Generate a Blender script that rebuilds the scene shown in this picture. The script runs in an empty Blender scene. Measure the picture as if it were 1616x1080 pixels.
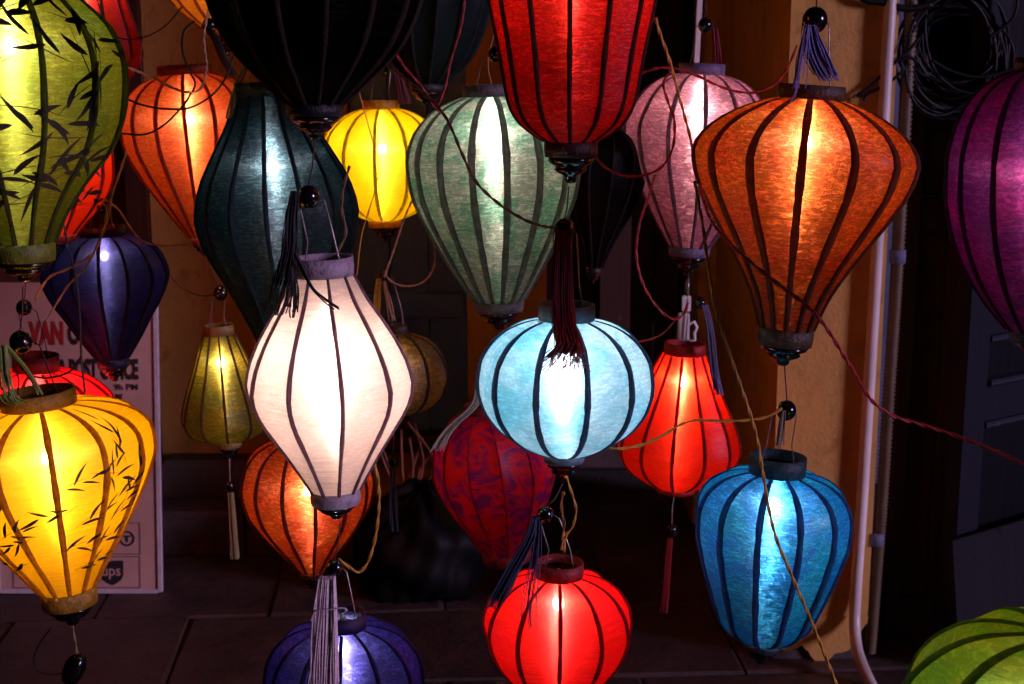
import bpy, math, random
from mathutils import Vector, Matrix
random.seed(7)
R = math.radians
scene = bpy.context.scene
col = scene.collection

# ------------------------------------------------------------------ camera
F = 2200.0                      # focal length in photo pixels
TILT, ROLL = R(11.0), R(0.0)
CAM = Vector((0, 0, 1.6))
cam_d = bpy.data.cameras.new('camera')
cam_d.sensor_width = 36.0; cam_d.sensor_fit = 'HORIZONTAL'; cam_d.lens = F / 1616 * 36
cam_d.clip_start = 0.05; cam_d.clip_end = 200
cam_d.dof.use_dof = True; cam_d.dof.focus_distance = 2.25; cam_d.dof.aperture_fstop = 9.0
cam = bpy.data.objects.new('camera', cam_d); col.objects.link(cam)
cam.location = CAM; cam.rotation_euler = (R(90) - TILT, 0, 0)
scene.camera = cam
FW = Vector((0, math.cos(TILT), -math.sin(TILT))); RT = Vector((1, 0, 0)); UP = Vector((0, math.sin(TILT), math.cos(TILT)))

def ray(px, py):
    return FW + RT * ((px - 808) / F) + UP * ((540 - py) / F)
def P(px, py, Y):               # photo pixel + distance from the camera plane along the ground -> point
    d = ray(px, py); return CAM + d * (Y / d.y)
def GZ(px, py, z=0.0):          # photo pixel -> point on the level z
    d = ray(px, py); return CAM + d * ((z - CAM.z) / d.z)
def MPP(p):                     # metres per photo pixel at p
    return (p - CAM).dot(FW) / F

# ------------------------------------------------------------------ world, sun, exposure
SUN_AZ, SUN_EL = R(61), R(10)   # the dim cool light of the night street, from the right behind the camera
w = bpy.data.worlds.new('World'); scene.world = w; w.use_nodes = True
nt = w.node_tree; nt.nodes.clear()
sky = nt.nodes.new('ShaderNodeTexSky'); sky.sky_type = 'NISHITA'; sky.sun_disc = False
sky.sun_elevation = R(-6); sky.sun_rotation = R(140)
bg = nt.nodes.new('ShaderNodeBackground'); bg.inputs['Strength'].default_value = 0.1
wo = nt.nodes.new('ShaderNodeOutputWorld')
nt.links.new(sky.outputs[0], bg.inputs['Color']); nt.links.new(bg.outputs[0], wo.inputs['Surface'])
sd = bpy.data.lights.new('night_glow', 'SUN'); sd.energy = 2.0; sd.angle = R(12); sd.color = (0.80, 0.56, 1.0)
so = bpy.data.objects.new('night_glow', sd); col.objects.link(so)
so.rotation_euler = Vector((-math.sin(SUN_AZ) * math.cos(SUN_EL), math.cos(SUN_AZ) * math.cos(SUN_EL), -math.sin(SUN_EL))).to_track_quat('-Z', 'Y').to_euler()
vs = scene.view_settings
vs.view_transform = 'Standard'; vs.look = 'None'; vs.gamma = 1; vs.exposure = 0.0
cy = scene.cycles
cy.use_denoising = True; cy.max_bounces = 9; cy.diffuse_bounces = 4; cy.glossy_bounces = 3
cy.transmission_bounces = 6; cy.transparent_max_bounces = 12; cy.sample_clamp_indirect = 4.0
cy.caustics_reflective = False; cy.caustics_refractive = False

# ------------------------------------------------------------------ mesh helpers
class MB:
    def __init__(s): s.v = []; s.f = []; s.sm = []
    def add(s, v, f, smooth=True):
        o = len(s.v); s.v += [Vector(p) for p in v]; s.f += [tuple(i + o for i in q) for q in f]; s.sm += [smooth] * len(f)
        return s
    def mesh(s, name, mat=None):
        m = bpy.data.meshes.new(name); m.from_pydata([tuple(p) for p in s.v], [], s.f)
        m.polygons.foreach_set('use_smooth', s.sm); m.update()
        if mat: m.materials.append(mat)
        return m
    def box(s, a, b, bev=0.0):
        x0, y0, z0 = a; x1, y1, z1 = b
        if bev <= 0:
            v = [(x0,y0,z0),(x1,y0,z0),(x1,y1,z0),(x0,y1,z0),(x0,y0,z1),(x1,y0,z1),(x1,y1,z1),(x0,y1,z1)]
            return s.add(v, [(0,3,2,1),(4,5,6,7),(0,1,5,4),(1,2,6,5),(2,3,7,6),(3,0,4,7)], False)
        k = bev; v = []
        for z, i in ((z0, k), (z0 + k, 0), (z1 - k, 0), (z1, k)):
            v += [(x0+i,y0+i,z),(x1-i,y0+i,z),(x1-i,y1-i,z),(x0+i,y1-i,z)]
        f = [(3,2,1,0),(12,13,14,15)]
        for r in range(3):
            for j in range(4):
                a_, b_ = r*4+j, r*4+(j+1)%4
                f.append((a_, b_, b_+4, a_+4))
        return s.add(v, f, False)
    def tube(s, pts, r, sides=6, cap=True):
        pts = [Vector(p) for p in pts]; n = len(pts)
        rad = r if isinstance(r, (list, tuple)) else [r] * n
        t0 = (pts[1] - pts[0]).normalized()
        nrm = t0.orthogonal().normalized(); v = []; f = []
        for i, p in enumerate(pts):
            t = (pts[min(i+1, n-1)] - pts[max(i-1, 0)])
            if t.length < 1e-9: t = t0
            t.normalize(); nrm = (nrm - t * nrm.dot(t))
            if nrm.length < 1e-6: nrm = t.orthogonal()
            nrm.normalize(); b = t.cross(nrm)
            for j in range(sides):
                a = 2*math.pi*j/sides; v.append(p + (nrm*math.cos(a) + b*math.sin(a)) * rad[i])
        for i in range(n-1):
            for j in range(sides):
                a, b = i*sides+j, i*sides+(j+1)%sides
                f.append((a, b, b+sides, a+sides))
        if cap: f += [tuple(range(sides))[::-1], tuple(range((n-1)*sides, n*sides))]
        return s.add(v, f)
    def lathe(s, prof, n=20, cap0=True, cap1=True):     # prof: (r, z) from bottom to top
        v = []; f = []
        for r, z in prof:
            for j in range(n):
                a = 2*math.pi*j/n; v.append((r*math.cos(a), r*math.sin(a), z))
        for i in range(len(prof)-1):
            for j in range(n):
                a, b = i*n+j, i*n+(j+1)%n
                f.append((a, b, b+n, a+n))
        if cap0: f.append(tuple(range(n))[::-1])
        if cap1: f.append(tuple(range((len(prof)-1)*n, len(prof)*n)))
        return s.add(v, f)

def link(name, mesh, parent=None, loc=None, rot=None):
    o = bpy.data.objects.new(name, mesh); col.objects.link(o)
    if parent is not None: o.parent = parent
    if loc is not None: o.location = loc
    if rot is not None: o.rotation_euler = rot
    return o
def tag(o, label, cat, group=None):
    o['label'] = label; o['category'] = cat
    if group: o['group'] = group
    return o
def empty(name, loc=(0,0,0)):
    o = bpy.data.objects.new(name, None); o.empty_display_size = 0.05; col.objects.link(o); o.location = loc
    return o

def catmull(pts, sub=8):
    pts = [Vector(p) for p in pts]
    if len(pts) < 3: return [pts[0].lerp(pts[-1], i/sub) for i in range(sub+1)]
    q = [pts[0]*2 - pts[1]] + pts + [pts[-1]*2 - pts[-2]]; out = []
    for i in range(1, len(q)-2):
        a, b, c, d = q[i-1], q[i], q[i+1], q[i+2]
        for k in range(sub):
            t = k/sub
            out.append(0.5*((2*b) + (c-a)*t + (2*a-5*b+4*c-d)*t*t + (3*b-a-3*c+d)*t**3))
    out.append(pts[-1]); return out
def interp(tab, t):             # monotone cubic through (t, value)
    n = len(tab)
    if t <= tab[0][0]: return tab[0][1]
    if t >= tab[-1][0]: return tab[-1][1]
    sl = [(tab[i+1][1]-tab[i][1])/(tab[i+1][0]-tab[i][0]) for i in range(n-1)]
    m = [sl[0]] + [0 if sl[i-1]*sl[i] <= 0 else 2*sl[i-1]*sl[i]/(sl[i-1]+sl[i]) for i in range(1, n-1)] + [sl[-1]]
    for i in range(n-1):
        if t <= tab[i+1][0]:
            h = tab[i+1][0]-tab[i][0]; u = (t-tab[i][0])/h
            return (tab[i][1]*(2*u**3-3*u*u+1) + h*m[i]*(u**3-2*u*u+u) + tab[i+1][1]*(-2*u**3+3*u*u) + h*m[i+1]*(u**3-u*u))

# ------------------------------------------------------------------ materials
class NT:
    def __init__(s, name):
        s.m = bpy.data.materials.new(name); s.m.use_nodes = True; s.t = s.m.node_tree; s.t.nodes.clear()
        s.out = s.t.nodes.new('ShaderNodeOutputMaterial')
    def n(s, typ, ins=None, **kw):
        nd = s.t.nodes.new(typ)
        for k, v in kw.items(): setattr(nd, k, v)
        for k, v in (ins or {}).items():
            sock = nd.inputs[k]
            if isinstance(v, bpy.types.NodeSocket): s.t.links.new(v, sock)
            else:
                if sock.type == 'RGBA' and len(v) == 3: v = (*v, 1)
                sock.default_value = v
        return nd
    def surf(s, sh): s.t.links.new(sh, s.out.inputs['Surface']); return s.m
    def math(s, op, a, b=0.0, c=None):
        ins = {0: a, 1: b}
        if c is not None: ins[2] = c
        return s.n('ShaderNodeMath', ins, operation=op).outputs[0]
    def vmath(s, op, a, b=(0,0,0)):
        return s.n('ShaderNodeVectorMath', {0: a, 1: b}, operation=op).outputs[0]
    def mix(s, fac, a, b, bt='MIX'):
        return s.n('ShaderNodeMix', {0: fac, 6: a, 7: b}, data_type='RGBA', blend_type=bt).outputs[2]
    def ramp(s, fac, stops):
        r = s.n('ShaderNodeValToRGB', {0: fac}); e = r.color_ramp.elements
        while len(e) < len(stops): e.new(0.5)
        for k, (p, c) in enumerate(stops): e[k].position = p; e[k].color = (*c, 1) if len(c) == 3 else c
        return r.outputs[0]
    def noise(s, vec, scale, detail=3, rough=0.5, dist=0.0):
        return s.n('ShaderNodeTexNoise', {'Vector': vec, 'Scale': scale, 'Detail': detail, 'Roughness': rough, 'Distortion': dist})

def simple(name, c, rough=0.6, noise_amt=0.25, nscale=30, bump=0.15, bscale=60, metal=0.0, spec=0.5, coat=0.0, stretch=None, translucent=None):
    t = NT(name); tc = t.n('ShaderNodeTexCoord').outputs['Object']
    if stretch: tc = t.vmath('MULTIPLY', tc, stretch)
    nz = t.noise(tc, nscale, 4, 0.6)
    k = t.n('ShaderNodeMapRange', {0: nz.outputs[0], 1: 0.3, 2: 0.7, 3: 1 - noise_amt, 4: 1 + noise_amt}).outputs[0]
    cc = t.vmath('SCALE', c); cc.node.inputs[3].default_value = 1; t.t.links.new(k, cc.node.inputs[3])
    b = t.n('ShaderNodeBump', {'Height': t.noise(tc, bscale, 3).outputs[0], 'Strength': bump, 'Distance': 0.01})
    p = t.n('ShaderNodeBsdfPrincipled', {'Base Color': cc, 'Roughness': rough, 'Metallic': metal, 'Specular IOR Level': spec, 'Coat Weight': coat, 'Coat Roughness': 0.15, 'Normal': b.outputs[0]})
    sh = p.outputs[0]
    if translucent:
        tr = t.n('ShaderNodeBsdfTranslucent', {'Color': cc, 'Normal': b.outputs[0]})
        sh = t.n('ShaderNodeMixShader', {0: translucent, 1: sh, 2: tr.outputs[0]}).outputs[0]
    return t.surf(sh)

def fabric(name, T, T2=None, mott=8.0, mlo=0.42, mhi=0.58, hair=0.30, swirl=0.5, clear=0.06, trans=0.07, wide=0.24, refl=0.08, gloss=0.03, white=0.10, weave=0.8):
    """silk gore: diffuse transmission + fibre transmission (streaks round the bulb) + a little clear weave"""
    t = NT(name)
    co = t.n('ShaderNodeTexCoord').outputs['Object']; oi = t.n('ShaderNodeObjectInfo').outputs['Random']
    off = t.n('ShaderNodeCombineXYZ', {0: t.math('MULTIPLY', oi, 17.3), 1: t.math('MULTIPLY', oi, 5.1), 2: t.math('MULTIPLY', oi, 9.7)}).outputs[0]
    vec = t.vmath('ADD', co, off)
    def mr(x, a0, a1, b0, b1): return t.n('ShaderNodeMapRange', {0: x, 1: a0, 2: a1, 3: b0, 4: b1}).outputs[0]
    patch = mr(t.noise(vec, 11, 2, 0.5).outputs[0], 0.45, 0.62, 0.15, 1.0)             # slubs come in patches
    thr = t.noise(t.vmath('MULTIPLY', vec, (7, 7, 330)), 1.0, 2, 0.6)                  # weft threads
    cr = t.noise(vec, 46, 2, 0.5, 1.6)                                                # crushed silk curls
    curl = mr(t.math('SINE', t.math('MULTIPLY', cr.outputs[0], 46.0)), 0.1, 1.0, 0.0, 1.0)
    crp = t.noise(t.vmath('MULTIPLY', vec, (75, 75, 290)), 1.0, 3, 0.6, 0.9)           # crepe: short dashes along the weft
    crepe = mr(crp.outputs[0], 0.50, 0.62, 0.0, 1.0)
    cpat = mr(t.noise(vec, 17, 2, 0.5).outputs[0], 0.38, 0.60, 0.0, 1.0)
    crease = t.math('ADD', t.math('MULTIPLY', curl, t.math('MULTIPLY', cpat, 0.45)), t.math('MULTIPLY', crepe, 0.6))
    cl = t.noise(vec, 6, 4, 0.6, 0.6)
    base = T
    if T2:
        mo = t.noise(vec, mott, 4, 0.65, 1.6)
        base = t.mix(mr(mo.outputs[0], mlo, mhi, 0, 1), T, T2)
    thk = t.math('MULTIPLY', mr(thr.outputs[0], 0.34, 0.66, -0.34, 0.34), t.math('MULTIPLY', patch, weave))
    k = t.math('MULTIPLY', t.math('ADD', 1.0, thk), mr(cl.outputs[0], 0.3, 0.7, 0.80, 1.12))
    k = t.math('MULTIPLY', k, mr(crease, 0, 0.8, 1 - 0.09*swirl, 1 + 0.22*swirl))
    k = t.math('MULTIPLY', k, mr(oi, 0, 1, 0.88, 1.12))
    c = t.vmath('SCALE', base); t.t.links.new(k, c.node.inputs[3])
    hgt = t.math('ADD', t.math('MULTIPLY', crease, 0.5*swirl), t.math('MULTIPLY', t.math('MULTIPLY', thr.outputs[0], patch), 0.8*weave))
    bmp = t.n('ShaderNodeBump', {'Height': hgt, 'Strength': 0.5, 'Distance': 0.003}).outputs[0]
    # fibre directions: round the lantern (weft) and along the meridian (warp), stirred by the creases
    T0 = t.n('ShaderNodeVectorTransform', {0: (0, 1, 0)}, vector_type='VECTOR', convert_from='OBJECT', convert_to='WORLD').outputs[0]
    geo = t.n('ShaderNodeNewGeometry')
    jit = t.vmath('SCALE', t.vmath('SUBTRACT', cr.outputs[1], (0.5, 0.5, 0.5))); jit.node.inputs[3].default_value = 0.55 * swirl
    tw = t.vmath('NORMALIZE', t.vmath('ADD', T0, jit))
    tp = t.vmath('NORMALIZE', t.vmath('ADD', t.vmath('CROSS_PRODUCT', geo.outputs['Normal'], T0), jit))
    sparkle = mr(crease, 0, 0.8, 1 - 0.34*swirl, 1 + 1.1*swirl)
    hc0 = t.mix(white, t.n('ShaderNodeGamma', {0: c, 1: 0.85}).outputs[0], (0.8, 0.76, 0.7))
    c2 = t.vmath('SCALE', c); t.t.links.new(sparkle, c2.node.inputs[3])
    hc = t.vmath('SCALE', hc0); t.t.links.new(sparkle, hc.node.inputs[3])
    def w(sh, wt):
        return t.n('ShaderNodeMixShader', {0: wt, 1: t.n('ShaderNodeEmission', {'Strength': 0.0}).outputs[0], 2: sh}).outputs[0]
    def add(a, b): return t.n('ShaderNodeAddShader', {0: a, 1: b}).outputs[0]
    def hairs(c_, u, v, tan, wt): return w(t.n('ShaderNodeBsdfHair', {'Color': c_, 'RoughnessU': u, 'RoughnessV': v, 'Tangent': tan}, component='Transmission').outputs[0], wt)
    sh = w(t.n('ShaderNodeBsdfTranslucent', {'Color': c, 'Normal': bmp}).outputs[0], trans)
    sh = add(sh, w(t.n('ShaderNodeBsdfDiffuse', {'Color': c, 'Normal': bmp}).outputs[0], refl))
    if hair > 0:
        sh = add(sh, hairs(c2, 0.045, 0.60, tw, wide))
        sh = add(sh, hairs(hc, 0.032, 0.45, tw, hair*0.62))
        sh = add(sh, hairs(hc, 0.02, 0.14, tp, hair*0.14))
    sh = add(sh, w(t.n('ShaderNodeBsdfAnisotropic', {'Color': t.mix(0.5, c, (0.7, 0.7, 0.75)), 'Roughness': 0.33, 'Normal': bmp}).outputs[0], gloss))
    if clear > 0:
        sh = add(sh, w(t.n('ShaderNodeBsdfTransparent', {'Color': t.mix(0.15, c, (1, 1, 1))}).outputs[0], clear))
    return t.surf(sh)

BULBM = {}
def bulb_mat(e, c):
    k = (round(e, 3), c)
    if k not in BULBM:
        t = NT('bulb_glow'); BULBM[k] = t.surf(t.n('ShaderNodeEmission', {'Color': c, 'Strength': e}).outputs[0])
    return BULBM[k]
M = {}
M['lacquer'] = simple('black_lacquer', (0.004, 0.0035, 0.0035), 0.14, 0.3, 20, 0.03, 40, spec=0.45, coat=0.2)
M['wire'] = simple('steel_wire', (0.25, 0.24, 0.23), 0.35, 0.2, metal=0.8)
M['blackwire'] = simple('black_rubber', (0.005, 0.0045, 0.0045), 0.5, 0.2, spec=0.25)
M['string'] = simple('cotton_string', (0.35, 0.28, 0.25), 0.8, 0.2)
M['darkstring'] = simple('dark_string', (0.05, 0.03, 0.025), 0.8, 0.2)
M['socket'] = simple('white_plastic', (0.75, 0.72, 0.66), 0.4, 0.08)
M['wooddark'] = simple('dark_wood', (0.06, 0.022, 0.012), 0.55, 0.35, 6, 0.3, 40, stretch=(8, 8, 0.6))
M['ink'] = simple('black_paint', (0.012, 0.008, 0.003), 0.7, 0.2)
TASM = {}
def thread_mat(c):
    if c not in TASM: TASM[c] = simple('silk_thread', c, 0.5, 0.3, 200, 0.0, translucent=0.2)
    return TASM[c]

# ------------------------------------------------------------------ setting
exec_setting = True
def plaster(name, c, c2, rough=0.85):
    t = NT(name); tc = t.n('ShaderNodeTexCoord').outputs['Object']
    a = t.noise(tc, 2.2, 6, 0.62, 0.4); b = t.noise(tc, 14, 5, 0.65); d = t.noise(tc, 90, 3, 0.5)
    cc = t.mix(t.n('ShaderNodeMapRange', {0: a.outputs[0], 1: 0.35, 2: 0.68}).outputs[0], c, c2)
    cc = t.mix(t.n('ShaderNodeMapRange', {0: b.outputs[0], 1: 0.54, 2: 0.72, 4: 0.75}).outputs[0], cc, tuple(x*0.45 for x in c))
    st = t.noise(t.vmath('MULTIPLY', tc, (9, 9, 1.1)), 1.0, 4, 0.6, 0.5)
    cc = t.mix(t.n('ShaderNodeMapRange', {0: st.outputs[0], 1: 0.55, 2: 0.75, 4: 0.5}).outputs[0], cc, tuple(x*0.4 for x in c))
    vor = t.n('ShaderNodeTexVoronoi', {'Vector': tc, 'Scale': 7.0}).outputs['Distance']
    spot = t.n('ShaderNodeMapRange', {0: t.math('ADD', vor, t.math('MULTIPLY', b.outputs[0], 0.06)), 1: 0.055, 2: 0.075, 3: 0.8, 4: 0.0}).outputs[0]
    cc = t.mix(spot, cc, (0.04, 0.02, 0.012))
    h = t.math('ADD', t.math('MULTIPLY', b.outputs[0], 0.7), t.math('MULTIPLY', d.outputs[0], 0.25))
    bm = t.n('ShaderNodeBump', {'Height': h, 'Strength': 0.5, 'Distance': 0.012}).outputs[0]
    return t.surf(t.n('ShaderNodeBsdfPrincipled', {'Base Color': cc, 'Roughness': rough, 'Normal': bm}).outputs[0])
def painted_wood(name, c, worn, rough=0.45, wear=0.62, spec=0.5):
    t = NT(name); tc = t.n('ShaderNodeTexCoord').outputs['Object']
    g = t.noise(t.vmath('MULTIPLY', tc, (40, 40, 2.2)), 1.0, 4, 0.6); a = t.noise(t.vmath('MULTIPLY', tc, (22, 22, 6)), 1.0, 5, 0.7, 0.4)
    fac = t.n('ShaderNodeMapRange', {0: a.outputs[0], 1: wear, 2: wear + 0.05}).outputs[0]
    cc = t.mix(t.math('MULTIPLY', g.outputs[0], 0.8), c, tuple(x*0.55 for x in c)); cc = t.mix(fac, cc, worn)
    bm = t.n('ShaderNodeBump', {'Height': t.math('SUBTRACT', g.outputs[0], fac), 'Strength': 0.35, 'Distance': 0.006}).outputs[0]
    return t.surf(t.n('ShaderNodeBsdfPrincipled', {'Base Color': cc, 'Roughness': rough, 'Specular IOR Level': spec, 'Normal': bm}).outputs[0])
def stone(name, c):
    t = NT(name); tc = t.n('ShaderNodeTexCoord').outputs['Object']; oi = t.n('ShaderNodeObjectInfo').outputs['Random']
    v = t.vmath('ADD', tc, t.n('ShaderNodeCombineXYZ', {0: t.math('MULTIPLY', oi, 30), 1: t.math('MULTIPLY', oi, 13)}).outputs[0])
    a = t.noise(v, 5, 6, 0.65, 0.3); b = t.noise(v, 40, 4, 0.6)
    cc = t.ramp(a.outputs[0], [(0.25, tuple(x*0.45 for x in c)), (0.55, c), (0.8, tuple(x*1.5 for x in c))])
    cc = t.mix(t.n('ShaderNodeMapRange', {0: b.outputs[0], 1: 0.5, 2: 0.75, 4: 0.6}).outputs[0], cc, tuple(x*0.4 for x in c))
    s = t.vmath('SCALE', cc); t.t.links.new(t.math('MULTIPLY_ADD', oi, 0.5, 0.75), s.node.inputs[3])
    bm = t.n('ShaderNodeBump', {'Height': t.math('ADD', a.outputs[0], t.math('MULTIPLY', b.outputs[0], 0.4)), 'Strength': 0.6, 'Distance': 0.012}).outputs[0]
    return t.surf(t.n('ShaderNodeBsdfPrincipled', {'Base Color': s, 'Roughness': 0.55, 'Normal': bm}).outputs[0])
M['ochre'] = plaster('ochre_plaster', (0.64, 0.35, 0.07), (0.54, 0.31, 0.08))
M['plinth'] = plaster('grey_plinth', (0.09, 0.06, 0.05), (0.04, 0.028, 0.025))
M['bluewall'] = plaster('blue_grey_plaster', (0.16, 0.17, 0.26), (0.11, 0.12, 0.2))
M['navy'] = painted_wood('navy_wood', (0.035, 0.13, 0.36), (0.30, 0.14, 0.05), 0.5, 0.70)
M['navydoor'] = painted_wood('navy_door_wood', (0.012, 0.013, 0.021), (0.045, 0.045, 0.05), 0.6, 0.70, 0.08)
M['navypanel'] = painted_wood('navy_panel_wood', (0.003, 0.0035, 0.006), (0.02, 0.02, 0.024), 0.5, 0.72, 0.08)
M['navyedge'] = painted_wood('navy_edge_highlight', (0.03, 0.032, 0.05), (0.10, 0.10, 0.12), 0.5, 0.6, 0.3)  # edge highlights painted as a lighter navy on the mouldings, plus worn patches
M['brownwood'] = painted_wood('brown_wood', (0.055, 0.018, 0.010), (0.12, 0.05, 0.02), 0.5, 0.68)
M['redwood'] = painted_wood('red_brown_wood', (0.10, 0.025, 0.012), (0.14, 0.05, 0.02), 0.5, 0.7)
M['greyboard'] = painted_wood('grey_board', (0.022, 0.022, 0.026), (0.008, 0.008, 0.01), 0.8, 0.60, 0.05)
M['slab'] = stone('stone_slab', (0.052, 0.036, 0.033))
M['dirt'] = simple('joint_dirt', (0.045, 0.032, 0.028), 0.9, 0.4, 20, 0.4, 60)
M['pvc'] = simple('pvc_pipe', (0.66, 0.58, 0.52), 0.35, 0.35, 7, 0.05, 30, stretch=(1, 1, 0.5))
M['conduit'] = simple('corrugated_conduit', (0.085, 0.055, 0.02), 0.55, 0.25, 20, 0.05)

def structure(name, mb, mat):
    o = link(name, mb.mesh(name, mat)); o['kind'] = 'structure'; return o
ground = structure('ground', MB().add([(-9, -3, -0.012), (9, -3, -0.012), (9, 9, -0.012), (-9, 9, -0.012)], [(0, 1, 2, 3)], False), M['dirt'])
# stone slabs, laid at a slight angle in staggered rows
slab_meshes = []
for k in range(5):
    mb = MB(); sx = random.uniform(0.253, 0.258); sy = 0.246
    mb.box((-sx, -sy, -0.06), (sx, sy, 0), 0.006)
    for i, p in enumerate(mb.v): mb.v[i] = p + Vector((random.uniform(-1, 1)*0.006, random.uniform(-1, 1)*0.005, random.uniform(-1, 1)*0.002 if p.z > -0.01 else 0))
    slab_meshes.append(mb.mesh('slab', M['slab']))
for r in range(7):
    for c in range(11):
        x = -2.7 + c*0.52 + (r % 2)*0.23; y = 1.75 + r*0.5
        ca, sa = math.cos(R(4)), math.sin(R(4))
        s = link('slab', slab_meshes[(r*3 + c*7) % 5], ground, (x*ca - y*sa + 0.2, x*sa + y*ca, random.uniform(-0.003, 0.004)), (random.uniform(-.006, .006), random.uniform(-.006, .006), R(4) + random.uniform(-.012, .012)))

def xat(px, Y, py=540): return P(px, py, Y).x
YB = 4.8             # front of the rear wall
WALL_TOP = 3.2
# rear wall: ochre plaster with a wide dark door at the left; the shutter and the entrance interrupt it
xs = dict(l0=-2.6, d0=xat(-140, YB), d1=xat(248, YB), s0=xat(556, YB), s1=xat(738, YB), e0=xat(862, YB))
wallL = empty('rear_wall', (xs['d1'], YB, 0)); tag(wallL, 'stained ochre plaster house wall behind the lanterns on the left', 'wall')
def part_box(name, parent, a, b, mat, bev=0.004):
    o_ = parent.matrix_world.translation if False else parent.location
    mb = MB().box(tuple(Vector(a) - o_), tuple(Vector(b) - o_), bev)
    return link(name, mb.mesh(name, mat), parent)
part_box('plaster_panel', wallL, (xs['d1'], YB, 0), (xs['s0'], YB+0.3, WALL_TOP), M['ochre'])
part_box('plaster_panel', wallL, (xs['s1'], YB, 0), (xs['e0'], YB+0.3, WALL_TOP), M['ochre'])
part_box('plaster_panel', wallL, (xs['s0']+0.002, YB+0.12, 0), (xs['s1']-0.002, YB+0.3, WALL_TOP-0.01), M['ochre'])
part_box('plaster_panel', wallL, (xs['l0'], YB, 0), (xs['d0'], YB+0.3, WALL_TOP), M['ochre'])
part_box('plaster_panel', wallL, (xat(1100, YB), YB, 0), (xat(1229, 3.62)+0.05, YB+0.3, WALL_TOP), M['ochre'])
part_box('plinth', wallL, (xs['d1']+0.02, YB-0.14, 0), (xs['s0']-0.02, YB-0.002, 0.27), M['plinth'], 0.02)
part_box('plinth', wallL, (xs['s1']+0.01, YB-0.14, 0), (xs['e0']-0.01, YB-0.002, 0.27), M['plinth'], 0.02)

# stone step in front of the wall
stp = structure('doorstep', MB().box((xs['d0'], 4.52, -0.02), (xs['s0']+0.3, YB-0.142, 0.10), 0.006), M['dirt'])
sx = xs['d0'] - 0.02
while sx < xs['s0'] + 0.25:
    wd = random.uniform(0.34, 0.52); mb = MB().box((sx, 4.47, -0.01), (sx+wd-0.012, YB-0.143, 0.15), 0.012)
    link('slab', mb.mesh('slab', M['slab']), stp); sx += wd
# dark plank door left
dl = empty('plank_door', ((xs['d0']+xs['d1'])/2, YB, 0)); tag(dl, 'dark red brown plank door behind the white courier sign', 'door')
n = 7; wd = (xs['d1'] - xs['d0'] - 0.12)/n
for i in range(n):
    x0 = xs['d0'] + 0.06 + i*wd
    part_box('plank', dl, (x0+0.004, YB+0.10, 0.06), (x0+wd-0.004, YB+0.14, WALL_TOP-0.1), M['redwood'], 0.006)
part_box('backing', dl, (xs['d0']+0.05, YB+0.15, 0.03), (xs['d1']-0.05, YB+0.2, WALL_TOP-0.08), M['brownwood'])
part_box('jamb', dl, (xs['d1']-0.075, YB-0.03, 0), (xs['d1']-0.003, YB+0.16, WALL_TOP), M['brownwood'])
part_box('jamb', dl, (xs['d0']+0.003, YB-0.03, 0), (xs['d0']+0.06, YB+0.16, WALL_TOP), M['brownwood'])
part_box('threshold', dl, (xs['d0']+0.02, YB-0.1, 0), (xs['d1']-0.08, YB+0.12, 0.055), M['plinth'], 0.01)

# navy shutter
sh = empty('window_shutter', ((xs['s0']+xs['s1'])/2, YB, 0.3)); tag(sh, 'worn navy blue wooden shutter with peeling paint behind the gold lantern', 'shutter')
n = 3; wd = (xs['s1']-xs['s0'])/n
for i in range(n):
    x0 = xs['s0'] + i*wd
    part_box('board', sh, (x0+0.003, YB+0.03, 0.34), (x0+wd-0.003, YB+0.065, WALL_TOP-0.3), M['navy'], 0.004)
for z in (0.75, 2.3):
    part_box('batten', sh, (xs['s0']+0.02, YB+0.005, z), (xs['s1']-0.02, YB+0.029, z+0.09), M['navy'], 0.005)
part_box('sill', sh, (xs['s0']-0.03, YB-0.05, 0.28), (xs['s1']+0.005, YB+0.11, 0.335), M['brownwood'], 0.006)

# right pillar (its left side runs back into the entrance)
YP = 3.62
px0 = xat(1229, YP); px1 = xat(1392, YP)
pil = empty('corner_pillar', ((px0+px1)/2, YP, 0)); tag(pil, 'ochre plaster pillar with a crumbling foot beside the white pipe', 'pillar')
mb = MB(); NX, NZ = 10, 48
def chip(u, z):               # crumbling lower edge
    return 0.0 if z > 0.05 else 0.0
o0 = pil.location
mb.box((px0-o0.x, 0, 0.10), (px1-o0.x, 1.17, WALL_TOP), 0.006)
link('shaft', mb.mesh('shaft', M['ochre']), pil)
mb = MB().box((px0-o0.x+0.012, 0.012, -0.005), (px1-o0.x-0.012, 1.16, 0.12), 0.004); link('core', mb.mesh('core', M['plinth']), pil)
# broken plaster skirt above the ground
mb = MB(); pts = []; N = 34
for i in range(N+1):
    u = i/N; zz = 0.022 + 0.022*math.sin(u*7.1+0.5) + 0.016*math.sin(u*19+1) + random.uniform(-.004, .004) + 0.06*max(0, (u-0.72)/0.28)
    pts.append((px0-o0.x + u*(px1-px0), zz))
v = [(x, -0.004, z) for x, z in pts] + [(x, -0.004, 0.13) for x, z in pts] + [(x, 0.014, z) for x, z in pts]
f = [(i, i+1, N+2+i, N+1+i) for i in range(N)] + [(2*(N+1)+i, 2*(N+1)+i+1, i+1, i) for i in range(N)]
mb.add(v, f, False); link('broken_edge', mb.mesh('broken_edge', M['ochre']), pil)

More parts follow.
